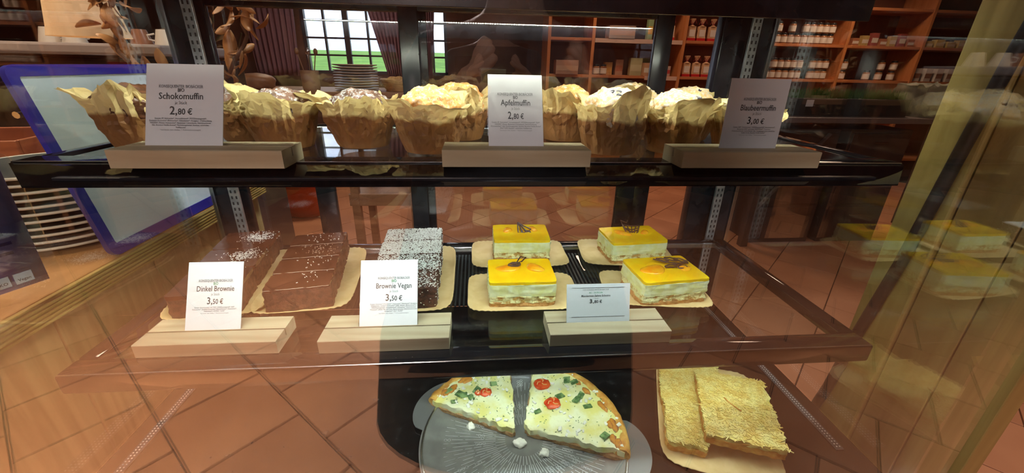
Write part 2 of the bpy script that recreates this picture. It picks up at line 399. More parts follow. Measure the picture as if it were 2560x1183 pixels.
ING = {
 'Schokomuffin': ['Zutaten: EI*, Rohrzucker*, Sonnenblumenöl*, WEIZENauszugsmehl*,', 'Zartbitter-Kuvertüre* (Rohrzucker*, Kakaobutter*, Emulgator: SOJAlecithine),', 'WEIZEN*, Wasser, Kakaopulver*, Backmittel: Calciumlactat, Natriumcarbonat,', 'Salz, Bourbon Vanille Aroma*, Verdickungsmittel: Xanthan, natürliches', 'Vanillearoma'],
 'Apfelmuffin': ['Zutaten: EI*, Rohrzucker*, Sonnenblumenöl*, WEIZENauszugsmehl*, Äpfel*', 'WEIZEN*, Wasser, Backmittel (Calciumlactat, Natriumcarbonat),', 'Zitronenpulver*, Salz, Verdickungsmittel: Xanthan, Bourbon Vanille Aroma*', 'Zimt* 0,2%, Rosinen*, natürliches Vanillearoma'],
 'Blaubeermuffin': ['Zutaten: EIER*, Rohrohrzucker*, WEIZENauszugsmehl*, Sonnenblumenöl*,', 'Blaubeeren (10%)*, geröstetes WEIZENmehl*, Trennmittel', '(Calciumcarbonat), Calciumlactat, Salz, Verdickungsmittel, natürliches', 'Vanille Aroma, Bourbon Vanille Extrakt*'],
 'Dinkel Brownie': ['Zutaten: Rohrohrzucker*, BUTTER*, DINKELauszugsmehl*, EIER*,', 'Kakaopulver*, Zartbitter-Kuvertüre* (Rohrohrzucker*, Kakaobutter*,', 'Kakaomasse*), DINKEL*, Vanille*'],
 'Brownie Vegan': ['Zutaten: Kuvertüre* 21% (Zucker*, Kakaomasse*, Kakaobutter*, Emulgator:', 'SOJAlecithin), Zucker*, Kichererbse* (20%), Wasser, (Kichererbsen*),', 'WEIZENauszugsmehl*, Sonnenblumenöl*, Kakaopulver*, Backtriebmittel:', 'Weinstein*, pflanzl. Öle und Fette, Backtriebmittel (Natriumcarbonate),', 'Zimtpulver*, Salz*, Vanille*'],
}
CW = {'Schokomuffin': (.57, .57, .81), 'Apfelmuffin': (.65, .54, .92), 'Blaubeermuffin': (.55, .60, .75), 'Dinkel Brownie': (.62, .68, .80), 'Brownie Vegan': (.56, .62, .82)}
def card(x, y, z, w, h, title, price, label, cx=0, tilt=0, rz=0):
    c = empty('price_card', (x, y, z), rz, label, 'price card')
    c.rotation_euler = (math.radians(tilt), 0, rz)
    MB().box(-w/2, w/2, 0, .0006, 0, h, bev=0).build('card_sheet', PAPER, c)
    MB().box(-w/2-.0012, w/2+.0012+(.006 if title == 'Schokomuffin' else 0), .0010, .0022, .0003, h-.001 if title == 'Schokomuffin' else h+.0008).build('acrylic_sleeve', G_ACR, c)
    F = CARDM.copy(); F.translation = Vector((cx, -.0004, 0))
    k = h/.103; wk, wt, wi = [q*w for q in CW[title]]
    print_on([(title, 0, h*.585, .0112*k, .008, wt), (price[0]+',', -w*.095, h*.405, .0142*k, .012, w*.095), (price[1]+' €', w*.055, h*.405, .0104*k, .012, w*.185)], 'lettering', INK, c, F)
    lines = [('KONSEQUENTER BIOBÄCKER', 0, h*.718, .0052*k, .016, wk), ('je Stück', 0, h*.525, .0056*k, 0, w*.155)]
    mx = max(len(l) for l in ING[title])
    for i, l in enumerate(ING[title]): lines.append((l, 0, h*(.350-i*.026), .0027*k, .012, wi*len(l)/mx))
    lines.append(('*aus kontr. biol. Anbau, ** Rohrzuckererzeugnis', 0, h*(.350-len(ING[title])*.026-.002), .0022*k, 0, wi*.64))
    print_on(lines, 'small_print', INKL, c, F)
    print_on([('BIO', 0, h*.672, .0060*k, .018, w*.085)], 'green_lettering', INKG if z < Z(-.2) else INK, c, F)
    return c
def stand(x, y, z, w, d, h, label, rz=0):
    mb = MB(); hd = d/2; g = .0012; gy = hd*-.04
    prof = [(-hd, .0006), (-hd+.0006, 0), (hd-.0006, 0), (hd, .0006), (hd, h-.0006), (hd-.0006, h), (gy+g, h), (gy+g, h*.45), (gy-g, h*.45), (gy-g, h), (-hd+.0008, h), (-hd, h-.0008)]
    L = [mb.bm.verts.new((-w/2, a, b)) for a, b in prof]; Rr = [mb.bm.verts.new((w/2, a, b)) for a, b in prof]
    n = len(prof)
    for k in range(n): mb.bm.faces.new((L[k], L[(k+1) % n], Rr[(k+1) % n], Rr[k]))
    mb.bm.faces.new(L); mb.bm.faces.new(list(reversed(Rr)))
    o = mb.build('card_stand', STANDW); o.location = (x, y, z); o.rotation_euler = (0, 0, rz)
    return tag(o, label, 'card stand')
def card_on(x, y, zs, w, h, *a, **k): return card(x, y, zs+.0095, w, h+.0105, *a, **k)
# middle shelf
sM, sU = Z(zM), Z(zU)
stand(-.3855, .503, sM, .180, .060, .020, 'pale wooden block holding the Dinkel Brownie card on the middle shelf')
stand(-.1535, .500, sM, .175, .062, .020, 'pale wooden block holding the Brownie Vegan card on the middle shelf')
stand(.1625, .497, sM, .176, .060, .020, 'pale wooden block holding the landscape Mandarinen Sahne Schnitte card')
stand(-.3285, .497, sU, .180, .056, .020, 'wooden block under the Schokomuffin card at the left of the upper shelf')
stand(.0230, .505, sU, .176, .054, .020, 'wooden block under the Apfelmuffin card in the middle of the upper shelf')
stand(.3130, .502, sU, .178, .056, .020, 'wooden block under the Blaubeermuffin card at the right of the upper shelf')
card(-.3920, .5018, sM+.0160, .073, .0985, 'Dinkel Brownie', ('3', '50'), 'white price card lettered Dinkel Brownie 3,50 € on the middle shelf', cx=.001, tilt=-29)
card(-.1535, .4988, sM+.0160, .081, .0985, 'Brownie Vegan', ('3', '50'), 'white price card lettered Brownie Vegan 3,50 € on the middle shelf', cx=.007, tilt=-31)
card(-.3560, .4958, sU+.0160, .083, .0985, 'Schokomuffin', ('2', '80'), 'white price card lettered Schokomuffin 2,80 € on the upper shelf', cx=-.004, tilt=-25)
card(.0240, .5038, sU+.0160, .0680, .0960, 'Apfelmuffin', ('2', '80'), 'white price card lettered Apfelmuffin 2,80 € on the upper shelf', cx=0, tilt=-28)
card(.3210, .5008, sU+.0140, .0765, .0890, 'Blaubeermuffin', ('3', '00'), 'white price card lettered Blaubeermuffin 3,00 € on the upper shelf', cx=.003, tilt=-2)
mc = empty('price_card', (.1510, .4958, sM+.0160), 0, 'landscape white price card lettered Mandarinen Sahne Schnitte 3,80 €', 'price card')
mc.rotation_euler = (math.radians(-17), 0, 0)
MB().box(-.0475, .0475, 0, .0006, 0, .0600).build('card_sheet', PAPER, mc)
MB().box(-.0475, .0475, .001, .002, 0, .0607).build('acrylic_sleeve', G_ACR, mc)
F = CARDM.copy(); F.translation = Vector((-.004, -.0004, -.0095))
print_on([('Mandarinen Sahne Schnitte', 0, .0505, .0044, .012, .0435)], 'lettering', INK, mc, F)
print_on([('3,', -.0060, .0410, .0085, .018, .0062), ('80 €', .0035, .0410, .0062, .018, .0115)], 'price_lettering', INK, mc, F)
print_on([('DER KONSEQUENTE BIOBÄCKER', 0, .0600, .0030, .006, .039), ('1 Stück', 0, .0472, .0026, 0, .008)], 'small_print', INKL, mc, F)
print_on([('BIO  -  DE-ÖKO-006', 0, .0555, .0030, .012, .020)], 'green_lettering', INKG, mc, F)
for z_ in (.0110, .0545): MB().box(-.040, .040, -.0005, -.0001, z_, z_+.0003).build('ruled_line', INKL, mc)

# ------------------------------------------------------------------ food helpers
def rough_box(w, d, z0, z1, amp, seed, cuts=10, top_amp=None, taper=0, mat=None, name='x', parent=None, bulge=0):
    bm = bmesh.new(); bmesh.ops.create_cube(bm, size=1)
    bmesh.ops.subdivide_edges(bm, edges=bm.edges, cuts=cuts, use_grid_fill=True)
    h = z1-z0; ta = amp if top_amp is None else top_amp
    bm.normal_update()
    for v in bm.verts:
        x, y, z = v.co; side = max(abs(x), abs(y)) > .499
        P = Vector((x*w, y*d, z0+(z+.5)*h)); f = 1-taper*(z+.5)
        P.x *= f; P.y *= f
        nvec = Vector((0, 0, 0))
        if abs(x) > .499: nvec.x = math.copysign(1, x)
        if abs(y) > .499: nvec.y = math.copysign(1, y)
        if nvec.length: nvec.normalize(); P += nvec*amp*fbm(P, 110, seed, 4)
        if z > .499 and ta: P.z += ta*fbm(P, 60, seed+3)
        if bulge and z > .499: P.z += bulge*(1-(2*x)**4)*(1-(2*y)**4)
        if abs(x) > .499 and abs(y) > .499: P.x -= math.copysign(.0015, x); P.y -= math.copysign(.0015, y)
        v.co = P
    me = bpy.data.meshes.new(name); bm.to_mesh(me); bm.free(); me.materials.append(mat)
    for p in me.polygons: p.use_smooth = True
    try: me.set_sharp_from_angle(angle=math.radians(50))
    except Exception: pass
    o = bpy.data.objects.new(name, me); COL.objects.link(o); o.parent = parent; return o
def paper_tray(w, d, label, loc, rz, r=.022, name='cardboard_tray', mat=KRAFT, rim=.006, seed=0):
    """rounded rectangular board with a fluted, upturned rim"""
    bm = bmesh.new(); N = 160
    def outline(off, t):
        x, y = w/2-off, d/2-off; rr = max(r-off*.6, .004)
        per = []
        for i in range(N):
            s = i/N*4; q = int(s); f = s-q
            # walk by angle on a superellipse-like rounded rectangle
            th = i/N*math.tau
            c, s2 = math.cos(th), math.sin(th)
            e = 7.0
            rad = (abs(c/x)**e + abs(s2/y)**e)**(-1/e)
            per.append(Vector((rad*c, rad*s2, 0)))
        return per
    levels = [(.016, .0008), (.010, .0012), (.005, rim*.55), (.0015, rim*.95), (0, rim)]
    rings = []
    for off, z in levels:
        ring = []
        for i, p in enumerate(outline(off, 0)):
            corner = min(1, max(0, (abs(p.x)/(w/2)) * (abs(p.y)/(d/2)) * 2 - .75)*1.6)
            fl = (.5+.5*math.cos(i*math.pi))*corner*.0016*(z/rim) if z > .002 else 0
            wob = fbm(p, 25, seed)*.0012*(z/rim)
            q = p*(1+wob*6); q.z = z+fl+wob*.8; ring.append(bm.verts.new(q))
        rings.append(ring)
    bm.faces.new(rings[0])
    for A, B in zip(rings, rings[1:]):
        for k in range(N): bm.faces.new((A[k], A[(k+1) % N], B[(k+1) % N], B[k]))
    bmesh.ops.recalc_face_normals(bm, faces=bm.faces)
    me = bpy.data.meshes.new(name); bm.to_mesh(me); bm.free(); me.materials.append(mat)
    for p in me.polygons: p.use_smooth = True
    o = bpy.data.objects.new(name, me); COL.objects.link(o); o.location = loc; o.rotation_euler = (0, 0, rz)
    md = o.modifiers.new('s', 'SOLIDIFY'); md.thickness = .0007; md.offset = -1
    return tag(o, label, 'cardboard tray')
def flakes(n, area_fn, size, name, mat, parent, seed, kind='stuff', th=.0004):
    r = random.Random(seed); mb = MB()
    for i in range(n):
        x, y, z = area_fn(r)
        L = size*r.uniform(.5, 1.5); wd = size*r.uniform(.2, .45)
        m_ = Matrix.Translation((x, y, z)) @ Euler((r.uniform(-.6, .6), r.uniform(-.6, .6), r.uniform(0, 6.28))).to_matrix().to_4x4()
        mb.box(-L/2, L/2, -wd/2, wd/2, -th, th, mat=m_)
    o = mb.build(name, mat, parent)
    if kind: tag(o, kind=kind)
    return o
TRZ = .0016
ORD = ['first', 'second', 'third', 'fourth', 'fifth', 'sixth', 'seventh', 'eighth', 'ninth', 'tenth', 'eleventh', 'twelfth', 'thirteenth', 'fourteenth']
# mandarin cream slices -------------------------------------------------
BISC = pmat('biscuit_base', (.42, .20, .06), (.62, .34, .12), rough=.85, scale=120, bump=.8, bscale=260)
SPONGE = pmat('pale_sponge', (.52, .30, .07), (.84, .80, .42), lo=.36, hi=.52, rough=.85, scale=130, bump=1, bscale=300)
CREAM = pmat('yellow_cream', (.78, .78, .34), (.86, .88, .56), rough=.6, scale=60, bump=.4, bscale=120, sss=.15)
JELLY = pmat('yellow_jelly', (.95, .52, .003), (.95, .62, .01), rough=.18, scale=30, coat=.4, sss=.1)
MAND = pmat('mandarin_flesh', (.92, .30, .003), (.95, .44, .01), rough=.2, scale=60, coat=.4, bump=.3, bscale=150, sss=.15)
CHOC = pmat('dark_chocolate', (.05, .018, .010), (.085, .03, .018), rough=.3, scale=60)
def lay(pts, h0, hf): return [(x, y, h0+hf(x, y)) for x, y in pts]
def loop(cx, cy, rx, ry, a, n=14):
    return [(cx+rx*math.cos(k*math.tau/n)*math.cos(a)-ry*math.sin(k*math.tau/n)*math.sin(a), cy+rx*math.cos(k*math.tau/n)*math.sin(a)+ry*math.sin(k*math.tau/n)*math.cos(a)) for k in range(n)]
def segment(cx, cy, L, wd, hgt, ang, name, parent, seed):
    bm = bmesh.new(); bmesh.ops.create_icosphere(bm, subdivisions=3, radius=1)
    for v in bm.verts:
        x, y, z = v.co
        y2 = y*wd + .30*wd*(x*x)*1.2; z = max(z, -.3)
        v.co = Vector((x*L, y2, z*hgt+fbm((x, y, z), 4, seed)*.0006))
    bmesh.ops.rotate(bm, verts=bm.verts, cent=(0, 0, 0), matrix=Matrix.Rotation(ang, 3, 'Z'))
    me = bpy.data.meshes.new(name); bm.to_mesh(me); bm.free(); me.materials.append(MAND)
    for p in me.polygons: p.use_smooth = True
    o = bpy.data.objects.new(name, me); COL.objects.link(o); o.parent = parent; o.location = (cx, cy, .0455); return o
def cream_slice(loc, rz, w, d, label, orn, seed, segs):
    c = empty('mandarin_cream_slice', loc, rz, label, 'cake', 'mandarin cream slices')
    rough_box(w-.002, d-.002, 0, .0085, .0028, seed, 14, mat=BISC, name='biscuit_base', parent=c)
    rough_box(w-.001, d-.001, .0070, .0200, .0034, seed+1, 16, mat=SPONGE, name='sponge_layer', parent=c)
    rough_box(w, d, .0190, .0405, .0016, seed+2, 14, top_amp=0, mat=CREAM, name='cream_layer', parent=c)
    rough_box(w-.0006, d-.0006, .0403, .0455, .0006, seed+5, 12, top_amp=.0004, mat=JELLY, name='jelly_topping', parent=c)
    for i, (sx, sy_, L, wd, an) in enumerate(segs): segment(sx, sy_, L, wd, .0042, an, 'mandarin_segment', c, seed+i)
    mb = MB(); ang, ox, oy, tiltx, curves = orn
    Mx = Matrix.Translation((ox, oy, .0500)) @ Matrix.Rotation(ang, 4, 'Z') @ Matrix.Rotation(tiltx, 4, 'X') @ Matrix.Scale(1.18, 4)
    for cl, pts in curves:
        P = [Mx @ Vector((x, y, .0006*math.sin(k*2.1))) for k, (x, y) in enumerate(pts)]
        mb.tube(P, .0013, 7, closed=cl)
    mb.build('chocolate_ornament', CHOC, c, smooth=60)
    return c
fan = [(False, [(0, .016), (-.002, .004), (-.004, -.010), (.002, -.011), (.002, .004), (0, .016)]), (False, [(.001, .016), (.006, .004), (.010, -.006), (.016, -.008), (.020, -.004), (.006, .010), (.001, .016)]), (True, loop(.012, -.012, .006, .0022, .1)), (True, loop(.014, -.017, .0055, .0022, .05)), (False, [(.001, .015), (.004, -.012)]), (False, [(.002, .014), (.010, -.010)])]
bird = [(True, loop(0, 0, .009, .0045, .1)), (True, loop(.002, .001, .005, .002, .1)), (False, [(-.009, -.002), (0, -.003), (.009, -.001)]), (True, [(.004, .004), (.012, .016), (.020, .015), (.012, .006)]), (False, [(-.006, .003), (0, .001), (.006, .004)])]
net = [(False, [(-.016, .008), (-.012, .003), (0, .000), (.012, .004), (.014, .009)]), (False, [(-.016, .008), (-.010, -.006), (0, -.014), (.002, -.014), (.010, -.004), (.014, .009)]), (False, [(-.016, .009), (0, .007), (.014, .009)]), (False, [(-.008, .008), (-.001, -.014)]), (False, [(0, .007), (0, -.014)]), (False, [(.008, .008), (.001, -.014)]), (False, [(-.013, .002), (0, -.005), (.012, .001)]), (False, [(-.016, .009), (-.019, .018), (-.008, .014), (-.006, .019)])]
leaf = [(True, loop(-.012, .010, .009, .0032, -.35)), (True, loop(.002, .011, .010, .0034, -.4)), (True, loop(.015, .008, .010, .0034, -.5)), (True, loop(-.006, -.007, .010, .0030, .15)), (True, loop(.010, -.010, .007, .0040, .1)), (False, [(-.026, .012), (-.010, .002), (.006, .000), (.024, .000)]), (False, [(-.004, -.004), (.012, -.002), (.024, .001)])]
paper_tray(.195, .128, 'cardboard tray under the rear cream slice of the left pair', (.060, .768, sM), 0, seed=1)
paper_tray(.190, .125, 'cardboard tray under the front cream slice of the left pair', (.052, .614, sM), 0, seed=2)
paper_tray(.190, .128, 'cardboard tray under the rear cream slice at the right', (.285, .764, sM), math.radians(-5), seed=3)
paper_tray(.178, .122, 'cardboard tray under the front cream slice at the right', (.284, .612, sM), math.radians(-7), seed=4)
cream_slice((.064, .781, sM+TRZ), math.radians(-1), .114, .088, 'rear mandarin cream slice of the left pair, chocolate fan on top', (.15, -.002, .010, .35, fan), 11, [(-.026, .010, .014, .009, 1.3), (.026, .016, .014, .008, -1.2)])
cream_slice((.047, .612, sM+TRZ), 0, .110, .086, 'front mandarin cream slice of the left pair, with curled chocolate bird and mandarin pieces', (.1, -.010, .012, .25, bird), 21, [(-.020, .006, .022, .012, .2), (.024, .006, .018, .012, -.9)])
cream_slice((.296, .764, sM+TRZ), math.radians(5), .118, .086, 'rear right mandarin cream slice with upright chocolate lattice', (-.2, .004, .012, .75, net), 31, [(-.020, .006, .020, .010, -.8), (.030, .004, .012, .008, .9)])
cream_slice((.297, .608, sM+TRZ), math.radians(6), .117, .090, 'front right mandarin cream slice with flat chocolate leaf spray', (-.1, .020, .008, .12, leaf), 41, [(-.022, -.004, .024, .016, .3), (.034, -.006, .012, .010, -.4)])

# brownies ----------------------------------------------------------------
BROWN = pmat('brownie_crumb', (.045, .016, .008), (.10, .035, .018), rough=.7, scale=130, bump=1, bscale=240)
GLAZE = pmat('chocolate_glaze', (.065, .020, .011), (.10, .032, .018), rough=.16, scale=20, coat=.5)
COCO = pmat('coconut_flake', (.80, .82, .80), rough=.7)
CRUST = pmat('glaze_crack', (.40, .30, .24), rough=.5)
paper_tray(.155, .235, 'long cardboard tray carrying the glossy chocolate row beside the Brownie Vegan card', (-.318, .683, sM), math.radians(6), seed=5)
paper_tray(.152, .250, 'long cardboard tray under the coconut-dusted brownies', (-.144, .682, sM), math.radians(1), seed=6)
paper_tray(.150, .240, 'leftmost long cardboard tray, behind the Dinkel Brownie card', (-.447, .676, sM), math.radians(7), seed=7)
def row_frame(cx, cy, rz): return Matrix.Translation((cx, cy, 0)) @ Matrix.Rotation(rz, 4, 'Z')
names4 = ['front', 'second', 'third', 'rearmost']
F1 = row_frame(-.324, .690, math.radians(9))
for i in range(4):
    p = F1 @ Vector((0, -.087+i*.0575, 0)); c = empty('glazed_brownie', (p.x, p.y, sM+TRZ), math.radians(9), 'glossy dark glazed brownie, %s piece of the row between the two brownie cards' % names4[i], 'brownie', 'glazed brownies')
    rough_box(.098, .0545, 0, .036, .0022, 51+i, 14, mat=BROWN, name='brownie_crumb', parent=c)
    rough_box(.0965, .0535, .0350, .0395, .0012, 61+i, 12, top_amp=.0008, mat=GLAZE, name='chocolate_glaze', parent=c)
    mb = MB()
    pts = [(-.047+k*.0047, -.0268+fbm((k, i, 0), .9, 3)*.0008, .0392+fbm((k, i, 2), 1.3, 5)*.0006) for k in range(21)]
    mb.tube(pts, .0005, 5); mb.build('cracked_edge', CRUST, c)
    flakes([14, 16, 60, 26][i], lambda r: (r.gauss(.012, .020), max(-.026, min(.026, r.gauss(.004, .014))), .0400), .0022, 'crumb_flake', COCO if i != 2 else CRUST, c, 71+i)
F2 = row_frame(-.151, .700, math.radians(3))
for i in range(4):
    p = F2 @ Vector((0, -.098+i*.0655, 0)); c = empty('coconut_brownie', (p.x, p.y, sM+TRZ), math.radians(3+[1.5, -1, 0, 0][i]), 'coconut-dusted brownie, %s piece of the white-topped row' % names4[i], 'brownie', 'coconut-dusted brownies')
    w = [.104, .110, .114, .112][i]
    rough_box(w, .0625, 0, .036, .0030, 81+i, 14, top_amp=.0012, mat=BROWN, name='brownie_crumb', parent=c)
    dens = [520, 1500, 3000, 2600][i]
    flakes(dens, lambda r: (r.uniform(-w/2, w/2), r.uniform(-.031, .031), .0368+r.uniform(0, .0008)), .0021, 'coconut_flake', COCO, c, 91+i)
    flakes(120, lambda r: (r.choice((-1, 1))*(w/2+.0012), r.uniform(-.031, .031), r.uniform(.004, .036)) if r.random() < .7 else (r.uniform(-w/2, w/2), -.0325, r.uniform(.004, .034)), .0017, 'side_flake', COCO, c, 191+i)
F3 = row_frame(-.462, .700, math.radians(9))
names3 = ['front', 'middle', 'rear']
for i in range(3):
    p = F3 @ Vector((0, -.092+i*.0855, 0)); c = empty('glazed_brownie', (p.x, p.y, sM+TRZ), math.radians(9), 'milk-brown glazed brownie, %s piece of the leftmost row behind the Dinkel Brownie card' % names3[i], 'brownie', 'glazed brownies of the left row')
    rough_box(.096, .0845, 0, .032, .0016, 151+i, 12, mat=BROWN, name='brownie_crumb', parent=c)
    rough_box(.0955, .084, .0315, .0385, .0006, 161+i, 12, top_amp=.0008, mat=GLAZE, name='chocolate_glaze', parent=c)
    flakes([30, 260, 300][i], lambda r: (r.gauss(.016, .013), max(-.041, min(.041, r.gauss(.008, .012))), .0389), .0019, 'coconut_flake', COCO, c, 171+i)

# muffins -------------------------------------------------------------------
def wrapmat():
    m = bpy.data.materials.new('parchment'); m.use_nodes = True; t = m.node_tree; b = t.nodes['Principled BSDF']
    b.inputs['Roughness'].default_value = .6
    tcn = nn(t, 'ShaderNodeTexCoord'); sep = nn(t, 'ShaderNodeSeparateXYZ'); n = nn(t, 'ShaderNodeTexNoise'); n.inputs['Scale'].default_value = 28; n.inputs['Detail'].default_value = 4
    ma = nn(t, 'ShaderNodeMath', operation='MULTIPLY_ADD'); ma.inputs[1].default_value = .022; t.links.new(tcn.outputs['Object'], n.inputs[0]); t.links.new(n.outputs[0], ma.inputs[0])
    t.links.new(tcn.outputs['Object'], sep.inputs[0]); t.links.new(sep.outputs[2], ma.inputs[2])
    r = nn(t, 'ShaderNodeMapRange'); r.inputs[1].default_value = .051; r.inputs[2].default_value = .056; t.links.new(ma.outputs[0], r.inputs[0])
    n2 = nn(t, 'ShaderNodeTexNoise'); n2.inputs['Scale'].default_value = 60; t.links.new(tcn.outputs['Object'], n2.inputs[0])
    ra = nn(t, 'ShaderNodeMixRGB'); ra.inputs[1].default_value = (.16, .060, .016, 1); ra.inputs[2].default_value = (.30, .135, .038, 1); t.links.new(n2.outputs[0], ra.inputs[0])  # brown from the muffin, darkened further to paint the shade on the lower wrap
    rb_ = nn(t, 'ShaderNodeMixRGB'); rb_.inputs[1].default_value = (.56, .42, .18, 1); rb_.inputs[2].default_value = (.72, .58, .29, 1); t.links.new(n2.outputs[0], rb_.inputs[0])
    mx = nn(t, 'ShaderNodeMixRGB'); t.links.new(r.outputs[0], mx.inputs[0]); t.links.new(ra.outputs[0], mx.inputs[1]); t.links.new(rb_.outputs[0], mx.inputs[2])
    t.links.new(mx.outputs[0], b.inputs['Base Color'])
    # thin paper lets some light through
    out = t.nodes['Material Output']; tl = nn(t, 'ShaderNodeBsdfTranslucent'); ms = nn(t, 'ShaderNodeMixShader'); ms.inputs[0].default_value = .25
    t.links.new(mx.outputs[0], tl.inputs[0]); t.links.new(b.outputs[0], ms.inputs[1]); t.links.new(tl.outputs[0], ms.inputs[2]); t.links.new(ms.outputs[0], out.inputs[0])
    return m
WRAP = wrapmat()
def domemat(name, a, b, sugar, lo, hi, rough=.7):
    m = pmat(name, a, b, rough=rough, scale=70, bump=1.0, bscale=120); t = m.node_tree; bs = t.nodes['Principled BSDF']
    src = bs.inputs['Base Color'].links[0].from_socket
    g = nn(t, 'ShaderNodeNewGeometry'); tcn = nn(t, 'ShaderNodeTexCoord'); n = nn(t, 'ShaderNodeTexNoise'); n.inputs['Scale'].default_value = 170; n.inputs['Detail'].default_value = 8; n.inputs['Roughness'].default_value = .75
    t.links.new(tcn.outputs['Object'], n.inputs[0]); r = nn(t, 'ShaderNodeMapRange'); r.inputs[1].default_value = lo; r.inputs[2].default_value = hi
    t.links.new(n.outputs[0], r.inputs[0]); mx = nn(t, 'ShaderNodeMixRGB'); mx.inputs[2].default_value = (*sugar, 1)
    t.links.new(r.outputs[0], mx.inputs[0]); t.links.new(src, mx.inputs[1]); t.links.new(mx.outputs[0], bs.inputs['Base Color'])
    return m
DOMES = {'choco': domemat('chocolate_muffin_top', (.05, .018, .008), (.11, .04, .018), (.30, .20, .13), .66, .74, .4),
         'chocosugar': domemat('sugared_chocolate_top', (.05, .018, .008), (.11, .04, .018), (.62, .64, .68), .50, .66),
         'apple': domemat('sugared_apple_top', (.42, .17, .035), (.62, .32, .09), (.62, .57, .48), .50, .64),
         'berry': domemat('sugared_pale_top', (.50, .30, .12), (.62, .42, .20), (.50, .48, .46), .46, .60)}
BERRY = pmat('dark_berry', (.012, .010, .03), rough=.35)
def muffin(x, y, kind, seed, label, s=1.0, rot=0, zsc=1.0):
    r = random.Random(seed); c = empty('muffin', (x, y, sU), rot, label, 'muffin', None)
    N, K = 66, 15
    phi = r.uniform(0, math.tau); folds = [(r.uniform(0, math.tau), r.uniform(.05, .16), r.uniform(-.005, .0045)) for _ in range(19)]
    pet = [r.uniform(.5, 1.35) for _ in range(4)]; cr = [(r.uniform(0, math.tau), r.uniform(.004, .013)) for _ in range(4)]
    notch = [(r.uniform(0, math.tau), r.uniform(.006, .018), r.uniform(.05, .10)) for _ in range(5)]
    def wrapd(a, b): return abs((a-b+math.pi) % math.tau - math.pi)
    bm = bmesh.new(); rings = []
    lean = [r.uniform(.15, 1.15) for _ in range(4)]; drop = [r.uniform(.0, .7) if r.random() < .45 else 0 for _ in range(4)]
    folds = [(r.uniform(0, math.tau), r.uniform(.07, .26), r.choice((-1, 1, 1))*r.uniform(.0025, .0065), r.uniform(-.5, .5)) for _ in range(15)]
    zb = .041
    for i in range(K+1):
        t = i/K; ring = []
        for k in range(N):
            th = k/N*math.tau
            q = (th-phi) % math.tau; pi_ = int(((q+math.pi/4) % math.tau)/(math.pi/2)) % 4
            crn = abs(math.cos(2*(th-phi)))**1.3
            L = .017+.020*crn*pet[pi_]+.0035*noise.noise(Vector((math.cos(th)*4.5, math.sin(th)*4.5, seed*1.7)))+.003*(int((th*3.1+seed)*1.7) % 2) - sum(dp*max(0, 1-wrapd(th, a)/wd) for a, dp, wd in notch)*.6
            L = max(L, .006)
            tb = .55
            if t <= tb:
                z = zb*t/tb; rad = .0335+.0095*(z/zb)**.8
            else:
                u = (t-tb)/(1-tb); le = .05+crn*lean[pi_]*.8
                z = zb+L*u*math.cos(le*u)-crn*drop[pi_]*L*u*u*.8; rad = .043+L*u*math.sin(le*(.35+.65*u))
            f = 0
            for a, wd, am, tw in folds:
                dd = wrapd(th+t*tw, a)
                if dd < wd: f += am*(1-dd/wd)
            env = min(1, t*1.8+.12)*(1-.25*t)
            rad += f*env + (noise.noise(Vector((math.cos(th)*9, math.sin(th)*9, seed)))*.0022+noise.noise(Vector((math.cos(th)*22, math.sin(th)*22, z*40+seed)))*.0012)*env
            rad += fbm((math.cos(th)*1.5, math.sin(th)*1.5, z*35), 1.6, seed)*.0030*t
            rg = abs(noise.noise(Vector((math.cos(th)*3.4+z*14, math.sin(th)*3.4, seed*2.3+z*16))))
            rad += (.22-rg)*.010*min(1, t*1.6)*(1 if t > .3 else .6)
            z += (.15-abs(noise.noise(Vector((math.cos(th)*3, math.sin(th)*3, seed+z*30)))))*.006*max(0, t-.5)
            ring.append(bm.verts.new((rad*math.cos(th), rad*math.sin(th), max(0.0002, z))))
        rings.append(ring)
    bm.faces.new(list(reversed(rings[0])))
    for i, ring in enumerate(rings):
        if i == 0: continue
        for v in ring:
            j_ = .0011*min(1, i/5); v.co += Vector((r.uniform(-j_, j_), r.uniform(-j_, j_), r.uniform(-j_, j_)*.9))
    for i, (A, B) in enumerate(zip(rings, rings[1:])):
        for k in range(N):
            k2 = (k+1) % N
            if r.random() < .5: bm.faces.new((A[k], A[k2], B[k2])); bm.faces.new((A[k], B[k2], B[k]))
            else: bm.faces.new((A[k], A[k2], B[k])); bm.faces.new((A[k2], B[k2], B[k]))
    me = bpy.data.meshes.new('paper_wrap'); bm.to_mesh(me); bm.free(); me.materials.append(WRAP)
    for p in me.polygons: p.use_smooth = False
    o = bpy.data.objects.new('paper_wrap', me); COL.objects.link(o); o.parent = c
    bm = bmesh.new(); bmesh.ops.create_icosphere(bm, subdivisions=5, radius=1)
    for v in bm.verts:
        d = v.co.copy(); tt = fbm(d, 2.6, seed, 5)
        rr = .0405
        z = .050+ (d.z*(.024 if kind[:5] == 'choco' else .030) if d.z > 0 else d.z*.030)
        ang = math.atan2(d.y, d.x)
        v.co = Vector((d.x*rr, d.y*rr, z)) + d*(tt*.0045 + (fbm(d, 8, seed+2, 3)*.0016 if d.z > 0 else 0))
        lim = .0300+.0105*max(0, min(1, v.co.z/.045))**.8
        h = math.hypot(v.co.x, v.co.y)
        if h > lim and v.co.z < .055: v.co.x *= lim/h; v.co.y *= lim/h
        v.co.z = max(v.co.z, .004)
    me = bpy.data.meshes.new('muffin_top'); bm.to_mesh(me); bm.free(); me.materials.append(DOMES[kind])
    for p in me.polygons: p.use_smooth = True
    o = bpy.data.objects.new('muffin_top', me); COL.objects.link(o); o.parent = c
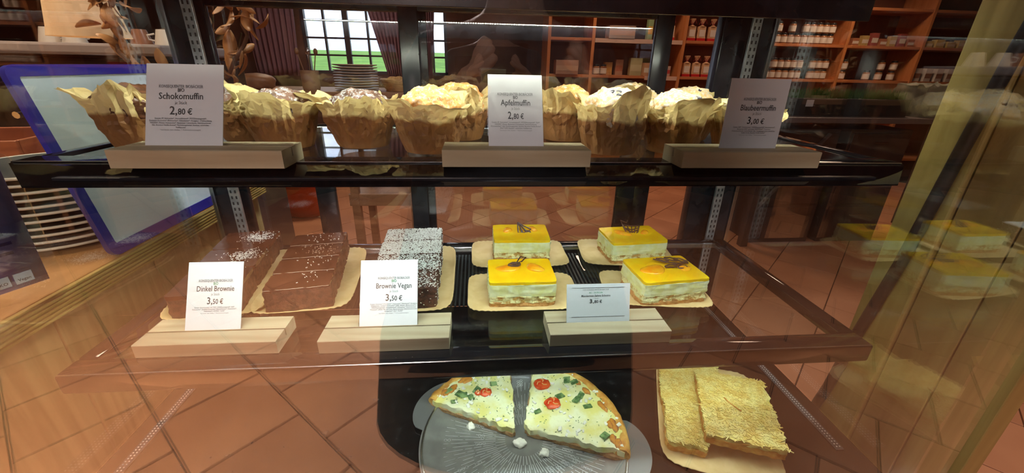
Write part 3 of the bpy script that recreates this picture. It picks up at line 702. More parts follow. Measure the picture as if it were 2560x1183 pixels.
    if kind == 'berry':
        for j in range(4):
            a, q = r.uniform(-2.6, -.4), r.uniform(.012, .028); mb = MB()
            mb.lathe([(0, -.004), (.0032, -.003), (.0046, 0), (.0038, .0028), (.0018, .0036), (.0012, .0028), (0, .0030)], 12)
            b_ = mb.build('berry', BERRY, c, smooth=60); b_.location = (q*math.cos(a), q*math.sin(a), .0785-q*.32); b_.rotation_euler = (r.uniform(-.5, .5), r.uniform(-.5, .5), 0)
    c.scale = (s, s, s*zsc)
    return c
muffin(-.478, .612, 'choco', 3, 'chocolate muffin at the left end, nearest the blue-framed board', 1.05, .4)
muffin(-.372, .672, 'chocosugar', 5, 'chocolate muffin half hidden behind the Schokomuffin card', 1.0)
muffin(-.292, .610, 'chocosugar', 8, 'sugared chocolate muffin whose wrap stands high right of the Schokomuffin card', 1.04, 0)
muffin(-.188, .622, 'chocosugar', 12, 'sugared chocolate muffin standing alone in the gap left of the rear door frame', 1.03, .3)
muffin(-.088, .585, 'apple', 14, 'front apple muffin left of the Apfelmuffin card, wrap folded wide open', 1.04, 0)
muffin(-.052, .690, 'apple', 17, 'apple muffin behind the front one, left of the Apfelmuffin card', 1.05)
muffin(.040, .705, 'apple', 19, 'apple muffin mostly hidden behind the Apfelmuffin card', 1.0)
muffin(.122, .690, 'apple', 23, 'apple muffin peeking out right of the Apfelmuffin card', 1.05)
muffin(.166, .582, 'berry', 29, 'front sugared blueberry muffin right of the Apfelmuffin card', 1.07)
muffin(.262, .590, 'berry', 31, 'blueberry muffin with dark berries left of the Blaubeermuffin block', 1.04)
muffin(.236, .712, 'berry', 37, 'tall domed blueberry muffin in the back row of the upper shelf', 1.10)
muffin(.338, .705, 'berry', 41, 'blueberry muffin in the back row with a brown lumpy top', 1.05)
muffin(.375, .605, 'berry', 43, 'rightmost blueberry muffin, half behind the Blaubeermuffin card', 1.0)

# pizza and its tray ------------------------------------------------------------
TRAYM = pmat('pizza_tray_metal', (.24, .24, .24), (.30, .30, .30), rough=.25, scale=40, metal=.35)
RAYM = pmat('embossed_metal', (.65, .67, .70), rough=.3, metal=.5)
sD = Z(zD)
pt = empty('pizza_tray', (.044, .470, sD), 0, 'round metal pizza tray with two side handles and embossed rays', 'tray')
mb = MB(); mb.lathe([(0, .0012), (.138, .0012), (.146, .0030), (.154, .0075), (.160, .0080), (.163, .0070), (.163, .0062), (.159, .0066), (.153, .0060), (.146, .0010), (.138, 0), (0, 0)], 96)
mb.build('tray_plate', TRAYM, pt, smooth=50)
MB().tube([(.1585*math.cos(k*math.tau/72), .1585*math.sin(k*math.tau/72), .0078) for k in range(72)], .0022, 8, closed=True).build('bright_rim', ALU, pt, smooth=60)
for a0 in (151, -12):
    mb = MB(); A, B = [], []
    for k in range(21):
        a = math.radians(a0-21+k*2.1); e = math.sin(k/20*math.pi)**.45
        A.append((.1600*math.cos(a), .1600*math.sin(a))); B.append(((.1600+.036*e)*math.cos(a), (.1600+.036*e)*math.sin(a)))
    mb.prism(A+list(reversed(B))[1:-1], .0060, .0076)
    mb.build('tray_handle', pmat('clear_grey_handle', (.22, .225, .24), rough=.28, metal=.4), pt)
mb = MB(); r = random.Random(5)
for k in range(100):
    a = k/100*math.tau; q = .030 if k % 2 else .045
    while q < .124:
        L = r.uniform(.010, .034); e = min(q+L, .127)
        m_ = Matrix.Rotation(a, 4, 'Z')
        mb.box(q, e, -.00045, .00045, .0010, .0017, mat=m_); q = e+r.choice((.003, .010))
for k in range(60):
    a = r.uniform(0, math.tau); q = r.uniform(.06, .122)
    for j in range(r.choice((1, 2, 2, 3))):
        cx, cy_ = (q+j*.0058)*math.cos(a), (q+j*.0058)*math.sin(a)
        mb.tube([(cx+.0023*math.cos(t*math.tau/10), cy_+.0023*math.sin(t*math.tau/10), .0014) for t in range(10)], .0004, 4, closed=True)
tag(mb.build('embossed_pattern', RAYM, pt), kind='stuff')
CHEESE = pmat('melted_cheese', (.78, .74, .26), (.86, .88, .62), rough=.4, scale=38, lo=.38, hi=.60, bump=.8, bscale=110)
DOUGH = pmat('pizza_dough', (.36, .20, .09), (.50, .32, .16), rough=.85, scale=120, bump=.8)
CRUSTM = pmat('baked_crust', (.55, .24, .04), (.74, .44, .10), rough=.6, scale=60, bump=.8, bscale=140)
TOM = pmat('tomato', (.62, .045, .012), (.80, .12, .03), rough=.22, scale=80, coat=.4)
TOMS = pmat('tomato_seed', (.80, .42, .16), rough=.3)
ZUC = pmat('zucchini', (.06, .13, .045), (.25, .38, .16), rough=.4, scale=120)
FETA = pmat('white_cheese_crumb', (.90, .90, .84), rough=.6, bump=.6, bscale=150)
BURNT = pmat('browned_spot', (.62, .26, .03), (.35, .12, .05), rough=.5, scale=90)
def wedge(a0, a1, R, z0, z1, seed, mat, name, parent, r0=.004, rough=.003, NA=44, NR=26, amp=.0018, crust=False, edge=0.0):
    bm = bmesh.new(); top_, bot = [], []
    for i in range(NR+1):
        rowt, rowb = [], []
        for j in range(NA+1):
            u = j/NA; a = math.radians(a0+(a1-a0)*u); rr = r0+(R-r0)*i/NR
            x, y = rr*math.cos(a), rr*math.sin(a)
            nx = fbm((x, y, 0), 90, seed)*rough
            if j in (0, NA):
                s_n = -1 if j == 0 else 1; x += -math.sin(a)*nx*s_n; y += math.cos(a)*nx*s_n
            if i == NR: x += math.cos(a)*nx; y += math.sin(a)*nx
            zz = z1 + fbm((x, y, 0), 75, seed+1, 4)*amp + fbm((x, y, 0), 28, seed+2)*amp
            if edge and i > NR*.86: zz += edge*math.sin((i/NR-.86)/.14*math.pi*.8)
            if j in (0, NA): zz -= .001
            rowt.append(bm.verts.new((x, y, zz))); rowb.append(bm.verts.new((x, y, z0)))
        top_.append(rowt); bot.append(rowb)
    for i in range(NR):
        for j in range(NA):
            bm.faces.new((top_[i][j], top_[i+1][j], top_[i+1][j+1], top_[i][j+1])); bm.faces.new((bot[i][j], bot[i][j+1], bot[i+1][j+1], bot[i+1][j]))
    for i in range(NR):
        bm.faces.new((top_[i][0], bot[i][0], bot[i+1][0], top_[i+1][0])); bm.faces.new((top_[i][NA], top_[i+1][NA], bot[i+1][NA], bot[i][NA]))
    for j in range(NA):
        bm.faces.new((top_[0][j], top_[0][j+1], bot[0][j+1], bot[0][j])); bm.faces.new((top_[NR][j], bot[NR][j], bot[NR][j+1], top_[NR][j+1]))
    bmesh.ops.recalc_face_normals(bm, faces=bm.faces)
    me = bpy.data.meshes.new(name); bm.to_mesh(me); bm.free(); me.materials.append(mat)
    for p in me.polygons: p.use_smooth = True
    try: me.set_sharp_from_angle(angle=math.radians(50))
    except Exception: pass
    o = bpy.data.objects.new(name, me); COL.objects.link(o); o.parent = parent; return o
def ring_seg(a0, a1, R, rad, z, mat, name, parent, seed):
    mb = MB(); P = []; n = 30
    for k in range(n+1):
        a = math.radians(a0+(a1-a0)*k/n); q = R+fbm((k*.3, 0, 0), 1, seed)*.0015
        P.append((q*math.cos(a), q*math.sin(a), z+fbm((k*.4, 3, 0), 1, seed)*.0012))
    mb.tube(P, [rad*(1+.15*fbm((k*.5, 7, 0), 1, seed)) for k in range(n+1)], 10)
    return mb.build(name, mat, parent, smooth=60)
def blob(x, y, z, rx, ry, rz_, mat, name, parent, seed, ang=0, amp=.25):
    bm = bmesh.new(); bmesh.ops.create_icosphere(bm, subdivisions=3, radius=1)
    for v in bm.verts:
        k = 1+amp*fbm(v.co, 1.6, seed, 4); v.co = Vector((v.co.x*rx*k, v.co.y*ry*k, max(v.co.z*rz_*k, -rz_*.5)))
    me = bpy.data.meshes.new(name); bm.to_mesh(me); bm.free(); me.materials.append(mat)
    for p in me.polygons: p.use_smooth = True
    o = bpy.data.objects.new(name, me); COL.objects.link(o); o.parent = parent; o.location = (x, y, z); o.rotation_euler = (0, 0, ang); return o
def pizza(loc, a0, a1, R, label, seed, toms, zucs):
    c = empty('pizza_piece', loc, 0, label, 'pizza', 'vegetable pizza pieces')
    wedge(a0, a1, R, 0, .0075, seed, DOUGH, 'dough_base', c, rough=.002, amp=.0006)
    wedge(a0+.6, a1-.6, R-.003, .0070, .0185, seed+9, CHEESE, 'cheese_topping', c, rough=.0045)
    ring_seg(a0+1, a1-1, R-.005, .0105, .0105, CRUSTM, 'crust', c, seed)
    r = random.Random(seed)
    for (tx, ty, tr) in toms:
        t = blob(tx, ty, .0205, tr, tr*.95, .004, TOM, 'tomato_slice', c, seed+int(tx*999), amp=.2)
        mb = MB()
        for q in range(3):
            a = q*2.1+seed; mb.tube([(tr*.15*math.cos(a), tr*.15*math.sin(a), .0040), (tr*.45*math.cos(a+.3), tr*.45*math.sin(a+.3), .0040), (tr*.68*math.cos(a+.9), tr*.68*math.sin(a+.9), .0030)], .0010, 5)
        mb.build('tomato_seeds', TOMS, t)
    for (zx, zy, an) in zucs:
        mb = MB(); s = r.uniform(.0055, .0082)
        mb.box(-s, s, -s*.7, s*.7, -.0012, .0012, bev=.0006, mat=Matrix.Translation((zx, zy, .0200)) @ Euler((r.uniform(-.3, .3), r.uniform(-.3, .3), an)).to_matrix().to_4x4())
        mb.build('zucchini_piece', ZUC, c)
    am = (a0+a1)/2
    def inside(rn, lo, hi):
        a = math.radians(rn.uniform(a0+3, a1-3)); q = R*math.sqrt(rn.uniform(lo, hi)); return (q*math.cos(a), q*math.sin(a), .0190)
    mb = MB()
    for k in range(46):
        x, y, z = inside(r, .01, .95); s = r.uniform(.0018, .0048)
        mb.box(-s, s, -s*.6, s*.6, -s*.35, s*.35, bev=s*.2, mat=Matrix.Translation((x, y, z)) @ Euler((r.uniform(-.5, .5), r.uniform(-.5, .5), r.uniform(0, 6))).to_matrix().to_4x4())
    tag(mb.build('cheese_chunk', FETA, c, smooth=60), kind='stuff')
    flakes(130, lambda rn: inside(rn, .01, .98), .0024, 'herb_fleck', ZUC, c, seed+4)
    for k in range(13):
        a = math.radians(a0+5+(a1-a0-10)*r.random()); q = R*r.uniform(.86, .93)
        blob(q*math.cos(a), q*math.sin(a), .0185, .009, .005, .0025, BURNT, 'browned_spot', c, seed+k, a+math.pi/2)
    return c
zP = sD+.0020
pizza((.030, .474, zP), 88, 153, .158, 'left pizza piece with one broken tomato on the round tray', 5,
      [(-.044, .080, .0105), (-.058, .079, .0055)], [(-.082, .076, .4), (-.090, .080, 1.1), (-.098, .062, .3), (-.060, .086, .9), (-.070, .070, 1.9), (-.110, .088, .6), (-.030, .100, .2)])
pizza((.046, .478, zP), -22, 78, .158, 'large right pizza piece with two tomato halves on the round tray', 9,
      [(.040, .090, .0145), (.052, .044, .0140)], [(.100, .092, .2), (.088, .098, 1.3), (.095, .050, .8), (.110, .034, .1), (.122, -.026, .7), (.024, .028, .3), (.105, .060, 1.0), (.068, .060, .5)])
for i, (x, y, s, l) in enumerate([(.037, .462, .010, 'white cheese crumb at the tips of the two pizza pieces'), (.072, .443, .0085, 'white cheese crumb on the tray below the large pizza piece'), (-.040, .500, .008, 'cheese crumb on the tray below the left pizza piece')]):
    o = blob(x, y, sD+.0012+s*.30, s, s*.75, s*.6, FETA, 'cheese_crumb', None, 70+i, i, .5); tag(o, l, 'crumb', 'cheese crumbs on the pizza tray')

# potato-cheese squares -----------------------------------------------------------
RASP = pmat('grated_potato_crust', (.66, .50, .11), (.80, .70, .27), rough=.6, scale=80, lo=.35, hi=.65, bump=1, bscale=150)
RASPE = pmat('browned_edge', (.55, .22, .03), (.70, .42, .10), rough=.6, scale=60, bump=1)
SHRED = pmat('pale_shred', (.78, .68, .27), (.66, .46, .11), rough=.55, scale=50)
paper_tray(.178, .250, 'long cardboard tray under the flat cheese-crusted squares at the right', (.372, .500, sD), math.radians(-21), seed=12, rim=.005)
def square(x, y, z, w, d, rz, label, seed, nf=1500):
    c = empty('cheese_flatbread', (x, y, z), rz, label, 'flatbread', 'cheese-crusted flatbread pieces')
    rough_box(w, d, 0, .011, .003, seed, 18, mat=RASPE, name='bread_base', parent=c)
    rough_box(w-.001, d-.001, .0105, .018, .004, seed+1, 20, top_amp=.0022, mat=RASP, name='cheese_crust', parent=c)
    mb = MB(); r = random.Random(seed)
    for i in range(nf):
        px, py = r.uniform(-w/2, w/2), r.uniform(-d/2, d/2); L = r.uniform(.004, .011); a = r.uniform(0, 6.28); wd = r.uniform(.0005, .0011)
        m_ = Matrix.Translation((px, py, .0182+.0022*fbm((px, py, .018), 60, seed+4)+.0004)) @ Euler((r.uniform(-.15, .15), r.uniform(-.2, .2), a)).to_matrix().to_4x4()
        mb.box(-L/2, L/2, -wd, wd, -.0004, .0005, mat=m_)
    tag(mb.build('grated_cheese', SHRED, c), kind='stuff')
    if seed == 301:
        MB().tube([(-.018, .012, .0196), (-.012, .002, .0200), (-.004, -.006, .0198), (.004, -.012, .0194)], .0011, 6).build('browned_shred', RASPE, c, smooth=60)
    return c
square(.368, .578, sD+.0025, .108, .155, math.radians(-20), 'rear cheese-crusted flatbread piece, lying half under the front one', 321)
square(.318, .498, sD+.0025, .060, .150, math.radians(-21), 'narrow herbed flatbread piece at the left edge of the tray, browned side up', 311, 700)
square(.397, .480, sD+.0220, .112, .150, math.radians(-21), 'front cheese-crusted flatbread square lying on top of the others', 301)

# ------------------------------------------------------------------ left: counter and what stands on it
CWOOD = woodmat('oiled_counter_wood', (.38, .24, .05), (.56, .40, .12), axis=1, scale=22, rough=.45)
CWOOD2 = woodmat('counter_side_wood', (.32, .24, .085), (.44, .34, .14), axis=2, scale=9, rough=.5, ring=2.5)
CTOPM = woodmat('counter_top_wood', (.50, .24, .08), (.62, .32, .12), axis=1, scale=12, rough=.4)
zC = Z(-.308)
ct = empty('counter', (-1.0, .5, 0), 0, 'wooden counter with thick grooved edge standing left of the display case', 'counter')
def ch(mb, name, mat, par, sm=False):
    o = mb.build(name, mat, par, smooth=sm); o.location = -Vector(par.location) if par.parent is None else Vector((0, 0, 0)); return o
ch(MB().box(-2.2, -.622, .352, 1.16, zC-.036, zC, bev=.003), 'worktop', CTOPM, ct)
e = MB()
for i in range(6): e.box(-.621, -.614, .352, 1.16, zC-.036+i*.006+.0010, zC-.036+i*.006+.0050, bev=.0010)
ch(e, 'ribbed_edge', CWOOD, ct)
for i in range(4):
    y0 = .352+i*.202; ch(MB().box(-.660, -.640, y0, y0+.1995, .0, zC-.037, bev=.002), 'side_plank', CWOOD2, ct)
ch(MB().box(-2.15, -.661, .355, 1.15, .0, zC-.0365), 'counter_body', WALLD, ct)
BLUE = pmat('blue_plastic', (.03, .03, .36), rough=.3)
SHEET = pmat('pale_blue_sheet', (.76, .86, .92), (.80, .88, .94), rough=.45, scale=3)
YEL = pmat('yellow_print', (.62, .68, .12), rough=.5)
fr = empty('display_board', (-.626, .868, zC), 0, 'blank white sheet in a rounded blue frame leaning back on the counter', 'sign board')
fr.rotation_euler = (0, math.radians(-9.5), 0)
fb = MB(); L2, HH = .208, .298
def rr_outline(a, b, y0, y1, r, n=6):
    P = []
    for cx, cy_, s0 in ((y1-r, b-r, 0), (y0+r, b-r, 90), (y0+r, a+r, 180), (y1-r, a+r, 270)):
        for k in range(n+1):
            t = math.radians(s0+90*k/n); P.append((cx+r*math.cos(t), cy_+r*math.sin(t)))
    return P
def frame_ring(mb, outer, inner, x0, x1):
    n = len(outer); V = [[mb.bm.verts.new((x, y, z)) for y, z in P] for x in (x0, x1) for P in (outer, inner)]
    O0, I0, O1, I1 = V
    for k in range(n):
        j = (k+1) % n
        mb.bm.faces.new((O0[k], O0[j], I0[j], I0[k])); mb.bm.faces.new((O1[k], I1[k], I1[j], O1[j]))
        mb.bm.faces.new((O0[k], O1[k], O1[j], O0[j])); mb.bm.faces.new((I0[k], I0[j], I1[j], I1[k]))
frame_ring(fb, rr_outline(.001, HH, -L2, L2, .016), rr_outline(.020, HH-.016, -L2+.016, L2-.016, .004), -.004, .004)
fb.build('blue_frame', BLUE, fr, smooth=50)
MB().box(-.0035, .0015, -L2+.014, L2-.014, .018, HH-.014).build('white_sheet', SHEET, fr)
MB().box(.0016, .0022, .085, L2-.018, .026, .034).build('yellow_strip', YEL, fr)
# plates: a stack, each plate a thing
PLM = pmat('glazed_plate', (.045, .05, .05), (.07, .075, .07), rough=.3, scale=10)
PLR = pmat('pale_plate_rim', (.66, .58, .46), rough=.3)
def plate():
    p = empty('plate', (0, 0, 0), 0, None, 'plate', 'stacked plates on the counter')
    MB().lathe([(0, .0005), (.055, .0005), (.062, .002), (.114, .0120), (.114, .0150), (.060, .0050), (.054, .0030), (0, .0030)], 64).build('plate_body', PLM, p, smooth=40)
    MB().tube([(.1165*math.cos(k*math.tau/64), .1165*math.sin(k*math.tau/64), .0138) for k in range(64)], .0024, 8, closed=True).build('plate_rim', PLR, p, smooth=60)
    return p
P0 = plate(); NP = 11
for i in range(NP):
    p = P0 if i == 0 else copy_tree(P0)
    p.location = (-.775+rnd.uniform(-.001, .001), .775, zC+i*.0118)
    p['label'] = ORD[i] + ' dark plate up from the counter in the stack beside the blue-framed board' if i < NP-1 else 'topmost dark pale-rimmed plate of the counter stack'
# leaflet in a clear stand
PURP = pmat('purple_print', (.40, .34, .88), (.46, .40, .90), rough=.35, scale=5)
INKP = pmat('deep_blue_ink', (.03, .02, .20), rough=.5)
lf = empty('leaflet_stand', (-.630, .472, zC), 0, 'purple leaflet with small white badges in a clear acrylic stand on the counter', 'leaflet')
lf.rotation_euler = (0, math.radians(1.5), math.radians(-25))
ac = MB(); o_ = rr_outline(.0, .20, -.085, .082, .014); a = [ac.bm.verts.new((0, y, z)) for y, z in o_]; b = [ac.bm.verts.new((.003, y, z)) for y, z in o_]
ac.bm.faces.new(a); ac.bm.faces.new(list(reversed(b)))
for k in range(len(a)): ac.bm.faces.new((a[k], a[(k+1) % len(a)], b[(k+1) % len(a)], b[k]))
ac.build('acrylic_holder', G_ACR, lf)
MB().box(-.0012, -.0004, -.080, .070, .030, .198).build('purple_sheet', PURP, lf)
LM = Matrix(((0, 0, 1, 0), (1, 0, 0, 0), (0, 1, 0, 0), (0, 0, 0, 1)))
Fl = LM.copy(); Fl.translation = Vector((.0000, 0, 0))
words = ['Frisch gebacken', 'aus unserer', 'Backstube mit', 'gutem Mehl', 'und Zeit, ganz', 'ohne Zusatz', 'Natürlich Bio']
lt = MB(); r = random.Random(3)
for i in range(9):
    y = -.060+r.uniform(-.004, .004)
    while y < .040:
        L = r.uniform(.008, .022); lt.box(-.0003, .0000, y, y+L, .176-i*.0125, .180-i*.0125); y += L+.004
lt.build('text_lines', INKP, lf)
for i in range(3):
    bd = MB().box(-.0003, .0003, -.002+i*.021, .015+i*.021, .036, .050).build('white_badge', PAPER, lf)
    F = LM.copy(); F.translation = Vector((.0006, .0065+i*.021, .0395))
    print_on([(['WCP', 'ÖKO', 'Vegan'][i], 0, 0, .0052, .01, .012)], 'badge_lettering', INK, bd, F)
# behind the board: espresso machine, its bars and lit display, lamp shade, hanging leaves
EM = empty('espresso_machine', (-1.45, 1.62, zC), 0, 'dark coffee machine with chrome rails and small lit display on the rear counter', 'coffee machine')
ECH = pmat('chrome', (.6, .6, .62), rough=.15, metal=1); EDK = pmat('machine_black', (.02, .012, .012), rough=.3)
MB().box(-.42, .42, 0, .40, .012, .30, bev=.01).build('machine_body', EDK, EM)
MB().box(-.42, .42, -.09, .40, .31, .345, bev=.008).build('cup_shelf', pmat('machine_grey', (.30, .24, .22), rough=.35), EM)
for i in range(4): MB().box(-.40, .10, -.016, -.008, .215+i*.018, .222+i*.018).build('chrome_rail', ECH, EM)
MB().box(-.38, .38, -.14, 0, .012, .040, bev=.004).build('drip_tray', ECH, EM)
MB().box(.12, .20, -.012, -.002, .255, .280, bev=.002).build('display_bezel', EDK, EM)
MB().box(.128, .192, -.0135, -.0125, .260, .275).build('lit_display', emat('display_glow', (.9, .95, 1), 1.6), EM)
for i, x in enumerate((-.22, .02, .30)):
    MB().lathe([(0, .12), (.034, .12), (.036, .135), (.036, .165), (.030, .170), (0, .170)], 20, off=(x, -.06, 0)).tube([(x, -.09, .145), (x, -.20, .135)], .011, 8).build('group_head', ECH, EM, smooth=45)
MB().tube([(.36, -.05, .26), (.38, -.11, .20), (.37, -.12, .07)], .005, 8).build('steam_wand', ECH, EM, smooth=60)
for i, x in enumerate((-.36, -.30, .34)): pass
for (cx0, cy0, k) in ((-1.62, 1.85, 0), (-1.53, 1.84, 1), (-1.30, 1.85, 2), (-1.20, 1.83, 3), (-1.11, 1.86, 4)):
    cup = empty('cup', (cx0, cy0, zC+.346), k*1.3, ORD[k]+' from the left of the coffee cups upturned on the coffee machine', 'cup', 'cups on the coffee machine')
    m_ = pmat('cup_glaze', (.6, .5, .42) if k % 3 < 2 else (.25, .10, .05), rough=.3)
    MB().lathe([(0, .058), (.022, .058), (.024, .052), (.036, .01), (.038, 0), (.035, 0), (.033, .01), (.021, .050), (0, .050)], 24).build('cup_bowl', m_, cup, smooth=50)
    MB().tube([(.034, 0, .018), (.050, 0, .022), (.052, 0, .036), (.030, 0, .042)], .0032, 7).build('cup_handle', m_, cup, smooth=60)
bc = empty('back_counter', (-1.5, 1.85, 0), 0, 'dark sideboard behind the left counter carrying the coffee machine', 'counter')
ch(MB().box(-2.4, -1.02, 1.40, 2.22, zC-.03, zC, bev=.002), 'worktop', WALLR, bc); ch(MB().box(-2.38, -1.04, 1.44, 2.20, 0, zC-.031), 'cabinet_body', WALLD, bc)
RB = woodmat('red_brown_wood', (.26, .07, .03), (.38, .12, .05), axis=0, scale=12, rough=.4)
rb_ = empty('wooden_crate', (-1.12, .98, zC), .2, 'red-brown wooden crate on the counter behind the blue-framed board', 'crate')
for z0 in (.004, .054, .104):
    MB().box(-.16, .16, -.11, -.102, z0, z0+.044, bev=.002).build('crate_slat', RB, rb_); MB().box(-.16, .16, .102, .11, z0, z0+.044, bev=.002).build('crate_slat', RB, rb_)
    MB().box(.152, .16, -.1015, .1015, z0, z0+.044, bev=.002).build('crate_slat', RB, rb_); MB().box(-.16, -.152, -.1015, .1015, z0, z0+.044, bev=.002).build('crate_slat', RB, rb_)
MB().box(-.151, .151, -.101, .101, .001, .006).build('crate_floor', RB, rb_)
# pendant lamp with a tan cloth shade
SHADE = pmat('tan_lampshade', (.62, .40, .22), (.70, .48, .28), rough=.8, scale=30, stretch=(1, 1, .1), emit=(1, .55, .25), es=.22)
pl = empty('pendant_lamp', (-1.045, 1.30, Z(.045)), 0, 'tan cloth pendant lampshade hanging over the left counter', 'lamp')
MB().lathe([(.085, 0), (.080, .02), (.055, .17), (.045, .19), (.043, .19), (.053, .17), (.078, .02), (.083, 0)], 40).build('lamp_shade', SHADE, pl, smooth=50)
MB().tube([(0, 0, .10), (0, 0, ZC-Z(.045)-.001)], .003, 6).build('lamp_cord', EDK, pl)
MB().lathe([(0, .03), (.018, .035), (.026, .06), (.020, .085), (.012, .10), (0, .10)], 16).build('bulb', emat('bulb_glow', (1, .72, .42), 8), pl, smooth=60)
# dried copper leaves on a hoop
LEAFM = pmat('dried_leaf', (.34, .14, .04), (.55, .27, .10), rough=.5, scale=20)
TWIG = pmat('twig', (.10, .045, .02), rough=.8)
wr = empty('dried_wreath', (-.775, 1.22, Z(.08)), 0, 'hanging wreath of coppery dried leaves beyond the left side glass', 'wreath')
mb = MB(); mb.tube([(.16*math.cos(k*math.tau/40), .02*math.sin(k), .15*math.sin(k*math.tau/40)) for k in range(40)], .005, 6, closed=True)
mb.tube([(0, 0, .15), (0, 0, ZC-Z(.08)-.001)], .0012, 5); mb.build('twig_hoop', TWIG, wr, smooth=60)
r = random.Random(9)
def leaf_mesh(L, wd, curl):
    bm = bmesh.new(); n = 8; A = []
    for i in range(n+1):
        t = i/n; w_ = wd*math.sin(math.pi*min(1, t*.92+.04))**.8; z = curl*math.sin(t*2.4)
        A.append([bm.verts.new((L*t, -w_, z+w_*.4)), bm.verts.new((L*t, 0, z)), bm.verts.new((L*t, w_, z+w_*.4))])
    for p, q in zip(A, A[1:]):
        bm.faces.new((p[0], p[1], q[1], q[0])); bm.faces.new((p[1], p[2], q[2], q[1]))
    me = bpy.data.meshes.new('leaf'); bm.to_mesh(me); bm.free(); me.materials.append(LEAFM)
    for p in me.polygons: p.use_smooth = True
    return me
leaves = [leaf_mesh(.085, .020, .012), leaf_mesh(.070, .014, -.010), leaf_mesh(.10, .016, .02)]
for i in range(120):
    a = r.uniform(0, math.tau); q = .155+r.uniform(-.03, .03)
    o = bpy.data.objects.new('leaf', r.choice(leaves)); COL.objects.link(o); o.parent = wr
    o.location = (q*math.cos(a), r.uniform(-.02, .02), q*math.sin(a)); o.rotation_euler = (r.uniform(0, 6), r.uniform(0, 6), r.uniform(0, 6)); q_ = r.uniform(.45, .8); o.scale = (q_, q_, q_)
    md = o.modifiers.new('s', 'SOLIDIFY'); md.thickness = .0006

# ------------------------------------------------------------------ right: wooden end panel
PANW = woodmat('pale_pine_panel', (.28, .18, .045), (.42, .29, .09), axis=2, scale=16, rough=.5, ring=.6)
PANW2 = woodmat('pine_board', (.24, .14, .04), (.36, .23, .075), axis=2, scale=7, rough=.5, ring=2)
pn = empty('wooden_end_panel', (.68, .2, 0), 0, 'tall pale pine panel standing at the right side of the display case', 'panel')
zt = Z(.085)
ch(MB().box(.650, .690, .500, .573, 0, 2.2, bev=.003), 'corner_post', PANW, pn)
ys = [.352, .425, .4995]
for a, b in zip(ys, ys[1:]): ch(MB().box(.656, .684, a, b-.002, 0, 2.2, bev=.0015), 'panel_board', PANW2, pn)
sealP = [(.644, .495, Z(.10)), (.644, .504, Z(.03)), (.644, .516, Z(-.11)), (.644, .530, Z(-.28)), (.644, .550, Z(-.43)), (.644, .556, Z(-.50)), (.644, .562, Z(-.56)), (.644, .585, Z(-.70)), (.644, .610, Z(-.86)), (.644, .62, .02)]
ch(MB().tube(sealP, .0085, 8), 'black_seal', pmat('black_rubber', (.012, .012, .014), rough=.5), pn, 60)  # black seal strip following the dark curved line on the panel

# ------------------------------------------------------------------ shop behind the case: shelf unit with jars
SW = woodmat('orange_shelf_wood', (.42, .14, .045), (.55, .20, .07), axis=0, scale=10, rough=.5)
SWV = woodmat('orange_upright_wood', (.48, .17, .05), (.60, .23, .08), axis=2, scale=10, rough=.5)
SBK = pmat('shelf_back_board', (.16, .05, .025), (.20, .07, .035), rough=.7, scale=3)
su = empty('wall_shelf', (3.4, 5.2, 0), 0, 'tall orange-brown wooden shelf unit along the back wall', 'shelf')
YF, YB = 5.0, 5.42
ups = [.80, 1.30, 2.36, 3.31, 4.36, 5.35, 6.4]; lev = [.35, .90, Z(-.085), Z(.300), Z(.700), Z(1.10)]
for x in ups: ch(MB().box(x-.018, x+.018, YF, YB, 0, Z(1.12), bev=.002), 'shelf_upright', SWV, su)
for z in lev:
    for a, b in zip(ups, ups[1:]): ch(MB().box(a+.0185, b-.0185, YF+.01, YB, z-.03, z, bev=.002), 'shelf_board', SW, su)
ch(MB().box(ups[0]-.01, ups[-1]+.01, YB+.001, YB+.012, 0, Z(1.12)), 'shelf_back', SBK, su)
JG = pmat('jar_contents', (.20, .06, .02), (.32, .14, .05), rough=.15, scale=10); LID = pmat('black_lid', (.02, .018, .018), rough=.25); LABW = pmat('cream_label', (.72, .62, .52), rough=.6)
def jar():
    j = empty('jar', (0, 0, 0), 0, None, 'jar', 'labelled jars on the back shelves')
    MB().lathe([(0, 0), (.034, 0), (.038, .006), (.038, .082), (.030, .094), (0, .094)], 16).build('jar_body', JG, j, smooth=50)
    MB().lathe([(0, .114), (.030, .114), (.032, .111), (.032, .0945), (0, .0945)], 16).build('jar_lid', LID, j, smooth=50)
    MB().lathe([(.0385, .014), (.0388, .014), (.0388, .074), (.0385, .074)], 16).build('jar_label', LABW, j, smooth=50)
    return j
J0 = jar(); first = True
def put(proto, flag, loc, label, rz=0, s=1):
    o = proto if not flag[0] else copy_tree(proto)
    flag[0] = True; o.location = loc; o.rotation_euler = (0, 0, rz); o.scale = (s, s, s); o['label'] = label; return o
jf = [False]; r = random.Random(21)
LJ = 'small dark-lidded jar with cream label among the rows on the orange shelves'
def jars(x0, x1, z, rows, gap, depth, place):
    x = x0; n = [0, 0]
    while x < x1:
        if r.random() >= gap:
            for k in range(rows if r.random() > .25 else max(1, rows-1)):
                put(J0, jf, (x, YF+.06+depth, z+.0002+k*.1155), 'dark-lidded jar, %s from the left, %s tier, %s' % (ORD[n[k]], ['lower', 'upper'][k], place), r.uniform(0, 6)); n[k] += 1
        x += .083
jars(3.42, 4.22, lev[3], 2, 0, 0, 'middle board of main jar bay'); jars(3.46, 4.22, lev[2], 2, .1, 0, 'lowest board of main jar bay')
jars(2.90, 3.25, lev[3], 2, .3, .12, 'bay left of main jar bay'); jars(1.38, 1.50, lev[2], 1, 0, 0, 'leftmost low bay')
jars(4.50, 5.2, lev[2], 2, .35, .05, 'bay right of main jar bay')
jars(3.45, 4.2, lev[4], 2, .1, 0, 'top board of main jar bay')
